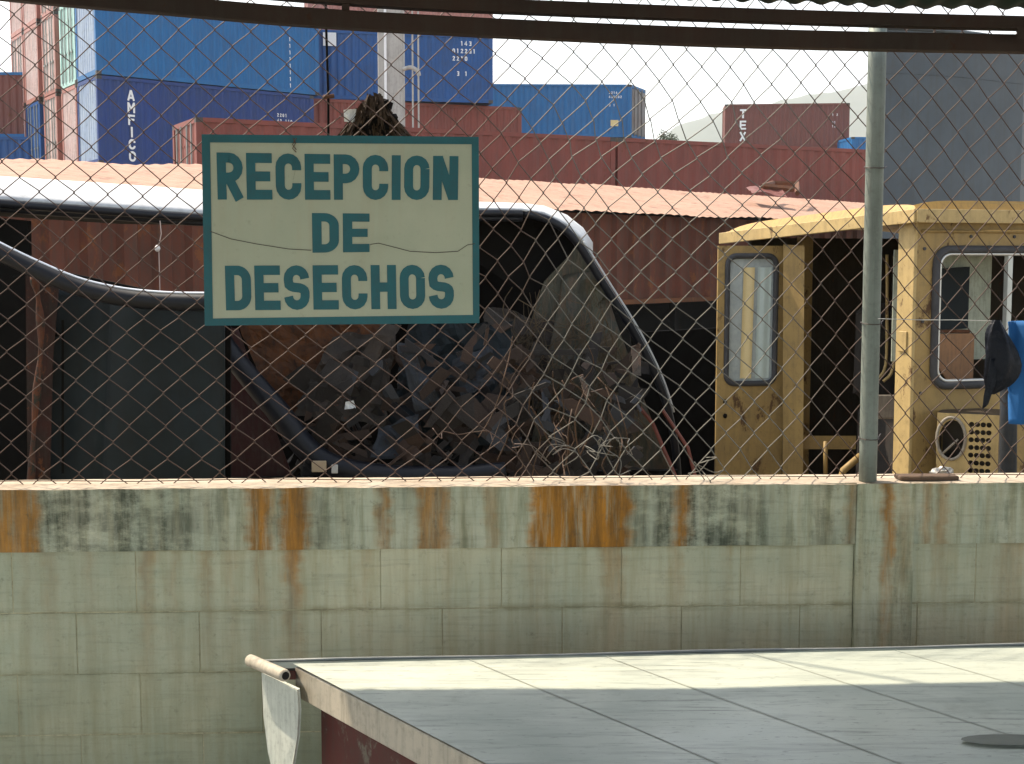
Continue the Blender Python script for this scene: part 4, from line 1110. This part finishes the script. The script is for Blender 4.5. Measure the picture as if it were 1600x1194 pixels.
def cf(a, b_, c): return C0+td*a+sd*b_+Vector((0,0,c))      # a right along camera-facing side, b back along open side
ZR = 1.955   # eave height
def rrect(u0, u1, v0, v1, r, n=5):
    out = []
    for cx_, cy_, a0 in ((u1-r, v1-r, 0), (u0+r, v1-r, 90), (u0+r, v0+r, 180), (u1-r, v0+r, 270)):
        for i in range(n+1):
            a = R(a0+90*i/n); out.append((cx_+r*math.cos(a), cy_+r*math.sin(a)))
    return out
def frame_panel(m, fn, u0, u1, v0, v1, hole, thick):
    """panel with a rounded hole; fn(u,v,d)"""
    h = rrect(*hole); n = len(h); q = n//4
    cx_, cy_ = (hole[0]+hole[1])/2, (hole[2]+hole[3])/2
    out = []
    for x, y in h:
        dx, dy = x-cx_, y-cy_
        # project to outer rectangle
        kx = ((u1-cx_)/dx if dx > 0 else (u0-cx_)/dx) if abs(dx) > 1e-9 else 1e9
        ky = ((v1-cy_)/dy if dy > 0 else (v0-cy_)/dy) if abs(dy) > 1e-9 else 1e9
        k = min(kx, ky); out.append((cx_+dx*k, cy_+dy*k))
    # snap corners
    for cxx, cyy in ((u1,v1),(u0,v1),(u0,v0),(u1,v0)):
        j = min(range(n), key=lambda i: (out[i][0]-cxx)**2+(out[i][1]-cyy)**2); out[j] = (cxx, cyy)
    for d in (0, thick):
        vs = [fn(x, y, d) for x, y in h]+[fn(x, y, d) for x, y in out]
        m.add(vs, [(i, (i+1) % n, n+(i+1) % n, n+i) for i in range(n)])
    m.add([fn(x, y, 0) for x, y in h]+[fn(x, y, thick) for x, y in h], [(i, (i+1) % n, n+(i+1) % n, n+i) for i in range(n)])
    m.add([fn(x, y, 0) for x, y in out]+[fn(x, y, thick) for x, y in out], [(i, (i+1) % n, n+(i+1) % n, n+i) for i in range(n)])
    return h
# camera-facing side: window hole from photo x 1465..1640, y 388..603
s_ = 6.5/F
def zc(py, Y): return P(1500, py, Y).z
wz0, wz1 = zc(601, 6.6), zc(390, 6.6)
fp = MB()
def ffn(u, v, d): return cf(u, d, v)
hol = frame_panel(fp, ffn, .0, 1.15, .25, ZR, (.105, .86, wz0, wz1, .07), .03)
fp.build('side_panel', M['yellow'], cab)
def ring(m, fn, rect, r, rad, d, n=6, sides=8):
    m.tube([fn(x, y, d) for x, y in rrect(rect[0], rect[1], rect[2], rect[3], r, n)], rad, sides, closed=True)
w1 = MB(); ring(w1, ffn, (.105,.86,wz0,wz1), .07, .020, -.006); wf = w1.build('window_seal', M['rubber'], cab, smooth=True)
w2 = MB(); ring(w2, ffn, (.128,.84,wz0+.022,wz1-.022), .06, .009, -.004); w2.build('chrome_trim', plain('dull_chrome', (.5,.5,.48), .35, .7), wf, smooth=True)
MB().fbox(ffn, .385, .405, wz0+.02, wz1-.02, -.004, .02) if False else None
dvx = MB(); 
dvx.hexa([ffn(.515,wz0+.03,-.008),ffn(.542,wz0+.03,-.008),ffn(.542,wz0+.03,.02),ffn(.515,wz0+.03,.02),ffn(.515,wz1-.03,-.008),ffn(.542,wz1-.03,-.008),ffn(.542,wz1-.03,.02),ffn(.515,wz1-.03,.02)])
dvx.build('window_divider', plain('dull_alu', (.4,.42,.4), .4, .5), cab)
# items seen through this window
MB().prism([ffn(.08,wz1-.0,.285), ffn(.66,wz1-.0,.285), ffn(.66,wz0+.1,.285), ffn(.08,wz0+.1,.285)], (0,.01,0)).build('inner_lining', weathered('greenish_grey_lining', (.42,.45,.36), (.3,.33,.26), rust=.2, sc=5), cab)
MB().prism([ffn(.12,wz0+.14,.19), ffn(.19,wz0+.10,.19), ffn(.19,wz0+.02,.19), ffn(.12,wz0+.02,.19)], (0,.01,0)).build('white_patch', plain('white_patch_paint', (.8,.8,.76), .7), cab)  # small white patch low in the window
MB().prism([ffn(.21,wz1-.10,.25), ffn(.50,wz1-.085,.25), ffn(.50,wz1-.40,.25), ffn(.245,wz1-.41,.25)], (0,.02,0)).build('inner_plate', M['slate'], cab)
MB().tube([ffn(.195,wz1-.14,.24), ffn(.24,wz1-.41,.24), ffn(.50,wz1-.415,.24)], .01, 6).build('plate_edge', M['rust'], cab)
MB().prism([ffn(.15,wz0+.24,.20), ffn(.50,wz0+.24,.20), ffn(.50,wz0-.02,.20), ffn(.37,wz0-.02,.20)], (0,.02,0)).build('seat_board', weathered('tan_board', (.30,.15,.07), (.25,.13,.06), sc=5), cab)
# corner pillar along the open side, in the sun-lightened yellow
MB().fbox(lambda a,b_,c: cf(a,b_,c), -.018, .0, -.004, .12, .25, ZR, 0).build('corner_pillar', M['yellow_lit'], cab, bevel=.003)
# rear pillar
Lb = 1.62
MB().fbox(cf, .35, .42, Lb-.10, Lb-.031, .25, ZR-.07, .004).build('rear_pillar', M['yellow'], cab)
# far walls (inside faces, yellow darkened to stand for cab shade)
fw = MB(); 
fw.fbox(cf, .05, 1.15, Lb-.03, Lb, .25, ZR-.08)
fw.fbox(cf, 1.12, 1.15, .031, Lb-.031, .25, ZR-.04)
fw.build('far_wall', weathered('shaded_inner_yellow', (.035,.026,.015), (.02,.016,.011), rust=.4, rustc=(.07,.03,.012), rough=.9, sc=4), cab)
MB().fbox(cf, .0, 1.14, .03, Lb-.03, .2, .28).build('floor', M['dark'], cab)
# sill / lower beam across the opening
MB().fbox(lambda a,b_,c: P(a,c,b_), 1255, 1412, 7.55, 7.6, 702, 681).build('sill', M['yellow'], cab)
# inner window frame, coloured as if sunlit
iw = MB()
ic = [(1376,402,7.6),(1376,560,7.6),(1368,590,7.6)]
iw.tube(curve_pts([P(1386,398,7.5),P(1386,480,7.5),P(1384,570,7.5),P(1370,592,7.5)],4), .009, 8)
iw.tube(curve_pts([P(1398,400,7.45),P(1398,480,7.45),P(1396,572,7.45),P(1380,596,7.45)],4), .009, 8)
iw.build('inner_window_frame', M['yellow_lit'], cab, smooth=True)
# seat and controls, dark
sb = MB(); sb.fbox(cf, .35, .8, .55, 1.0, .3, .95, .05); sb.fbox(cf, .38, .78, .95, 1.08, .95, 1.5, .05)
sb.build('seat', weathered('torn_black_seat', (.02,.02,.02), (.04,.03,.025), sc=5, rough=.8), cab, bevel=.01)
cbx = MB(); cbx.fbox(lambda a,b_,c: P(a,c,b_), 1368, 1408, 6.95, 7.1, 617, 655, 0); cbx.build('control_box', weathered('grey_box_paint', (.25,.22,.18), (.18,.15,.12), rust=.3, sc=6), cab, bevel=.008)
lv = MB(); lv.tube([P(1310,760,7.1),P(1318,735,7.1),P(1345,712,7.1)], .02, 8); lv.tube([P(1290,690,7.2),P(1290,740,7.2)], .012, 6); lv.build('lever', M['yellow'], cab, smooth=True)
# roof
rt = MB()
def rz(b_): return ZR-.045*b_
e0 = .035
# top sheet with curved crown
def rtop(u, v):
    a = -.03+u*1.25; b_ = -.04+v*(Lb+.16)
    crown = .05*(1-abs(2*u-1)**4)*(1-abs(2*v-1)**10*.4)
    edge = .02 if 0 < u < 1 and 0 < v < 1 else 0
    return cf(a, b_, rz(b_)+.03+crown)
rt.grid(rtop, 28, 28)
rt.build('roof', M['yellow'], cab, smooth=True, solid=.012)
ea = MB()
def eave(pts_ab, z0, z1, th):
    pass
for (a0, b0), (a1, b1) in (((-.055, -.06), (-.055, Lb+.14)), ((-.055, -.06), (1.25, -.06))):
    q0 = cf(a0, b0, 0); q1 = cf(a1, b1, 0); d = (q1-q0).normalized(); nrm = Vector((-d.y, d.x, 0))
    def ef(x, y, z, q0=q0, d=d, nrm=nrm, b0=b0, b1=b1, L_=(q1-q0).length):
        bb2 = b0+(b1-b0)*x/L_; return q0+d*x+nrm*y+Vector((0,0,rz(bb2)+z))
    ea.fbox(ef, 0, (q1-q0).length, -.012, .012, -.035, .030)
ea.build('roof_flange', M['yellow_lit'], cab, bevel=.003)
fs = MB()
def fas(u, v):
    b_ = -.04+u*(Lb+.1); return cf(-.055+.03*v, b_, rz(b_)+.028+.045*v*(1-abs(2*u-1)**6*.6))
fs.grid(fas, 20, 4)
def fas2(u, v):
    a = -.05+u*1.27; return cf(a, -.055+.02*v, rz(0)+.028+.048*v*(1-abs(2*u-1)**8*.5))
fs.grid(fas2, 20, 4); fs.build('roof_side', weathered('orange_yellow_paint', (.40,.23,.05), (.34,.2,.05), rust=.1, sc=3), cab, smooth=True)
# bolts, drip rail and hinges
for b_ in (.3, 1.3):
    MB().fbox(cf, -.026, -.0185, .03, .09, b_, b_+.10, .002).build('hinge', M['yellow_lit'], cab)
for a_, z_ in ((.04, 1.80), (.04, 1.45), (.04, 1.1), (.3, 1.86), (.55, 1.86), (.8, 1.86)):
    MB().tube([ffn(a_, z_, -.006), ffn(a_, z_, .002)], .008, 8).build('bolt', M['rubber'], cab)
MB().tube([ffn(0.02, 1.885, -.008), ffn(1.1, 1.885, -.008)], .008, 6).build('drip_rail', M['yellow'], cab, smooth=True)
# door swung open, facing the camera
dr = MB()
DD = 7.62
dz = lambda py: P(1180, py, DD).z
dx = lambda px: P(px, 500, DD).x
def dfn(u, v, d): return Vector((u, DD+d+(u-dx(1120))*.15, v))
frame_panel(dr, dfn, dx(1121), dx(1229), .3, dz(384), (dx(1136), dx(1214), dz(600), dz(400), .05), .035)
door = dr.build('door', M['yellow'], cab)
m = MB(); ring(m, dfn, (dx(1136),dx(1214),dz(600),dz(400)), .05, .016, -.004); m.build('window_seal', M['rubber'], door, smooth=True)
def doorglass():
    mm, t, b = newmat('milky_reflection_glass')  # milky tone stands for the reflection in the glass
    n = noise_node(t, (9,1,1.2), 1.6, 5, .55, loc=(.3,0,0)); n2 = noise_node(t, (1,1,1), 22, 8, .7)
    tc = N(t, 'ShaderNodeTexCoord'); sx = N(t, 'ShaderNodeSeparateXYZ'); t.links.new(tc.outputs['Object'], sx.inputs[0])
    c = mixc(t, ramp(t, n2, [(.35,0),(.7,1)]), (.34,.38,.38), (.24,.28,.29))
    t.links.new(c, b.inputs['Base Color']); b.inputs['Roughness'].default_value = .25
    bump(t, b, n, .2, .03); return mm
m = MB(); m.poly([dfn(x, y, .012) for x, y in rrect(dx(1136),dx(1214),dz(600),dz(400),.05)]); gl = m.build('glass', doorglass(), door, solid=.004)
# pale strips painting the reflection on the glass
cs = MB()
def cfn(u, v):
    x = dx(1162+18*u+6*v*0); z = dz(418)+(dz(592)-dz(418))*v
    return Vector((x-.012*v, DD-.001+.02*0+.004*math.sin(u*6)+(x-dx(1120))*.15+.004, z))
cs.grid(cfn, 8, 16); cs.build('reflection_strip', plain('yellow_reflection', (.62,.50,.26), .6), gl, smooth=True)
cs = MB()
def cfn2(u, v):
    x = dx(1185+22*u); z = dz(418)+(dz(592)-dz(418))*v
    return Vector((x-.006*v, DD+.001+(x-dx(1120))*.15+.005+.003*math.sin(u*9), z))
cs.grid(cfn2, 8, 16); cs.build('pale_reflection_strip', plain('pale_grey_reflection', (.42,.50,.48), .5), gl, smooth=True)
jb = MB(); jb.hexa([P(1224,760,7.60)+Vector((0,0,-.4)),P(1256,760,7.50)+Vector((0,0,-.4)),P(1256,760,7.55)+Vector((0,0,-.4)),P(1224,760,7.65)+Vector((0,0,-.4)),P(1224,382,7.60),P(1257,384,7.50),P(1257,384,7.55),P(1224,382,7.65)])
jb.build('door_jamb', M['yellow'], cab)
hd = MB(); blob(hd, P(1133,628,7.61), .012,.01,.014,.2,6,1); blob(hd, P(1133,650,7.61), .012,.01,.014,.2,6,2); hd.build('lock', M['dark'], door)
# hinge rust marks handled by paint; heater box below the window, turned to the sun
hb = thing('heater_box', 'heater box in sun-lightened yellow with a round opening and a grid of holes', 'heater box', tuple(P(1510, 800, 6.3)))
hA, hB = P(1463, 700, 6.42), P(1560, 700, 6.30); hA.z = hB.z = 0
hd_ = (hB-hA); HL = hd_.length; hd_.normalize(); hn = Vector((-hd_.y, hd_.x, 0))
hz1, hz0 = P(1510, 647, 6.36).z, .25
def hf(u, v, d): return hA+hd_*u+hn*d+Vector((0,0,v))
# face built as a grid with real holes: round cells
fm2 = MB()
kx = HL/97.0   # metres per photo pixel along the face
def hx(px): return (px-1463)*kx
def hz(py): return hz1-(py-647)*(6.36/F)
def holecell(m, x0, x1, z0, z1, r, rx_=None, n=16):
    cx_, cz_ = (x0+x1)/2, (z0+z1)/2; inner = []; outer = []
    for i in range(n):
        a = 2*math.pi*i/n+math.pi/n*0; ca, sa = math.cos(a), math.sin(a)
        inner.append((cx_+(rx_ or r)*ca, cz_+r*sa))
        k = min((x1-cx_)/abs(ca) if abs(ca) > 1e-6 else 9, (z1-cz_)/abs(sa) if abs(sa) > 1e-6 else 9)
        outer.append((cx_+k*ca, cz_+k*sa))
    for tx, tz_ in ((x1,z1),(x0,z1),(x0,z0),(x1,z0)):
        j = min(range(n), key=lambda i: (outer[i][0]-tx)**2+(outer[i][1]-tz_)**2); outer[j] = (tx, tz_)
    for d in (0, .004):
        m.add([hf(x, z, d) for x, z in inner]+[hf(x, z, d) for x, z in outer], [(i, (i+1) % n, n+(i+1) % n, n+i) for i in range(n)])
    m.add([hf(x, z, 0) for x, z in inner]+[hf(x, z, .004) for x, z in inner], [(i, (i+1) % n, n+(i+1) % n, n+i) for i in range(n)])
gx0, gx1 = 1513, 1549; rows = [657+i*12.2 for i in range(9)]
cw = (gx1-gx0)/4
for r_ in range(8):
    for c_ in range(4):
        holecell(fm2, hx(gx0+c_*cw), hx(gx0+(c_+1)*cw), hz(rows[r_+1]), hz(rows[r_]), .0125*1.0, None, 12)
    
def hq(x0, x1, y0, y1): 
    fm2.fbox(lambda a,b_,c: hf(a, c, b_), hx(x0), hx(x1), 0, .004, hz(y1), hz(y0))
holecell(fm2, hx(1463), hx(gx0), hz(rows[0]+72), hz(rows[0]-6), .098, .062, 24)
hq(1463, gx0, 647, rows[0]-6); hq(1463, gx0, rows[0]+72, 900); hq(gx0, gx1, 647, rows[0]); hq(gx0, gx1, rows[8], 900); hq(gx1, 1560, 647, 900)
fm2.build('front_plate', M['yellow_lit'], hb)
bx = MB()
bx.fbox(lambda a,b_,c: hf(a, c, b_), 0, .004, .005, .28, hz0, hz1); bx.fbox(lambda a,b_,c: hf(a, c, b_), HL-.004, HL, .005, .28, hz0, hz1)
bx.fbox(lambda a,b_,c: hf(a, c, b_), .005, HL-.005, .005, .28, hz1-.004, hz1); bx.fbox(lambda a,b_,c: hf(a, c, b_), .005, HL-.005, .15, .16, hz0, hz1-.005)
bx.build('case', weathered('dark_inside', (.05,.035,.02), (.03,.02,.015), sc=4), hb)
m = MB(); m.tube([hf(hx(1486)+.066*math.cos(q*.2618), hz(687)+.102*math.sin(q*.2618), -.002) for q in range(24)], .008, 6, closed=True); m.tube([hf(hx(1473), hz(712), .0), hf(hx(1497), hz(688), .0)], .006, 6)
m.build('round_ring', weathered('grey_ring', (.3,.27,.22), (.2,.16,.12), sc=5), hb, smooth=True)
m = MB(); blob(m, P(1472, 742, 6.33), .05,.03,.035,.6,10,4); m.build('crumpled_foil', plain('dull_foil', (.35,.34,.32), .4, .3), hb)

# plank on wall top
pk = thing('wooden_plank', 'short weathered brown plank lying on the wall top by the post', 'plank', tuple(WPT(wallu(1455), -.03, TOPZ)))
ua, ub = wallu(1406), wallu(1498)
MB().fbox(beam_fn, ua, ub, -.07, -.005, TOPZ+.004, TOPZ+.018, .003).build('board', weathered('weathered_brown_wood', (.13,.08,.05), (.08,.055,.04), sc=4, rough=.9), pk)
# dark exhaust pipe
ex = thing('exhaust_pipe', 'dark blue grey vertical pipe beside the heater box', 'pipe', tuple(P(1580, 900, 6.1)))
MB().tube([P(1575,905,6.1)+Vector((0,0,-.1)), P(1576,600,6.1), P(1578,560,6.1)], .038, 14).build('pipe', M['bluegrey'], ex, smooth=True)
# black plastic bag snagged on the fence wire
bagm, t_, b_s = newmat('glossy_black_plastic'); b_s.inputs['Base Color'].default_value = (.006,.008,.014,1); b_s.inputs['Roughness'].default_value = .45; b_s.inputs['Specular IOR Level'].default_value = .2
bump(t_, b_s, noise_node(t_, (1,1,1), 25, 5), .5, .02)
bg_ = thing('plastic_bag', 'black plastic bag snagged on the fence at the right edge', 'bag', tuple(P(1560, 612, 4.22)))
prof = [(500,1558,6),(506,1556,9),(520,1556,16),(540,1562,22),(560,1566,27),(580,1566,27),(598,1562,22),(608,1556,14),(616,1548,6)]
vs = []; n = 20
for y, x, hw in prof:
    for k in range(n):
        a = 2*math.pi*k/n; rr2 = hw*(1+.22*math.sin(a*5+y*.05)+.15*noise.noise(Vector((math.cos(a)*2, math.sin(a)*2, y*.05))))
        p = P(x+rr2*math.cos(a), y, 4.23); p.y += rr2*math.sin(a)*.0014; vs.append(p)
MB().add(vs, [(i*n+k, i*n+(k+1) % n, (i+1)*n+(k+1) % n, (i+1)*n+k) for i in range(len(prof)-1) for k in range(n)]).build('bag_body', bagm, bg_, smooth=True, sub=1)
crumple([P(1548,560,4.2),P(1568,560,4.2),P(1545,632,4.2),P(1534,640,4.2)], 8, .012, 22, 4).build('torn_flap', bagm, bg_, solid=.001, smooth=True)
MB().tube([P(1372,498,4.24),P(1440,500,4.26),P(1500,500,4.26),P(1560,502,4.24)], .0012, 5).build('tie_string', plain('pale_cord', (.5,.5,.48), .6), bg_)
# blue cloth
bc = thing('blue_jacket', 'bright blue cloth jacket hanging on the fence behind the black bag', 'jacket', tuple(P(1610, 660, 4.27)))
bcm = plain('bright_blue_cloth', (.012,.11,.32), .85, sc=30)
def bcf(u, v):
    x = 1576+u*110; y = 503+v*160-(8*u if v < .1 else 0)
    if u == 0: x += 10*v+3*math.sin(v*9)
    p = P(x, y, 4.28); p.y += .018*math.sin(u*16+v*2)+.012*math.sin(u*7); return p
MB().grid(bcf, 30, 18).build('cloth', bcm, bc, smooth=True, solid=.006)
# ------------------------------------------------------------------ haze
hz_m = bpy.data.materials.new('sea_haze'); hz_m.use_nodes = True; ht = hz_m.node_tree
for n_ in list(ht.nodes):
    if n_.type == 'BSDF_PRINCIPLED': ht.nodes.remove(n_)
pvn = ht.nodes.new('ShaderNodeVolumePrincipled'); pvn.inputs['Color'].default_value = (.93, .96, 1, 1); pvn.inputs['Density'].default_value = .00035
ht.links.new(pvn.outputs[0], ht.nodes['Material Output'].inputs['Volume'])
hz_o = MB().box(-1500, 2000, -80, 2650, -1, 420).build('haze', hz_m)
tag(hz_o, 'pale air haze over the yard', None, kind='stuff')
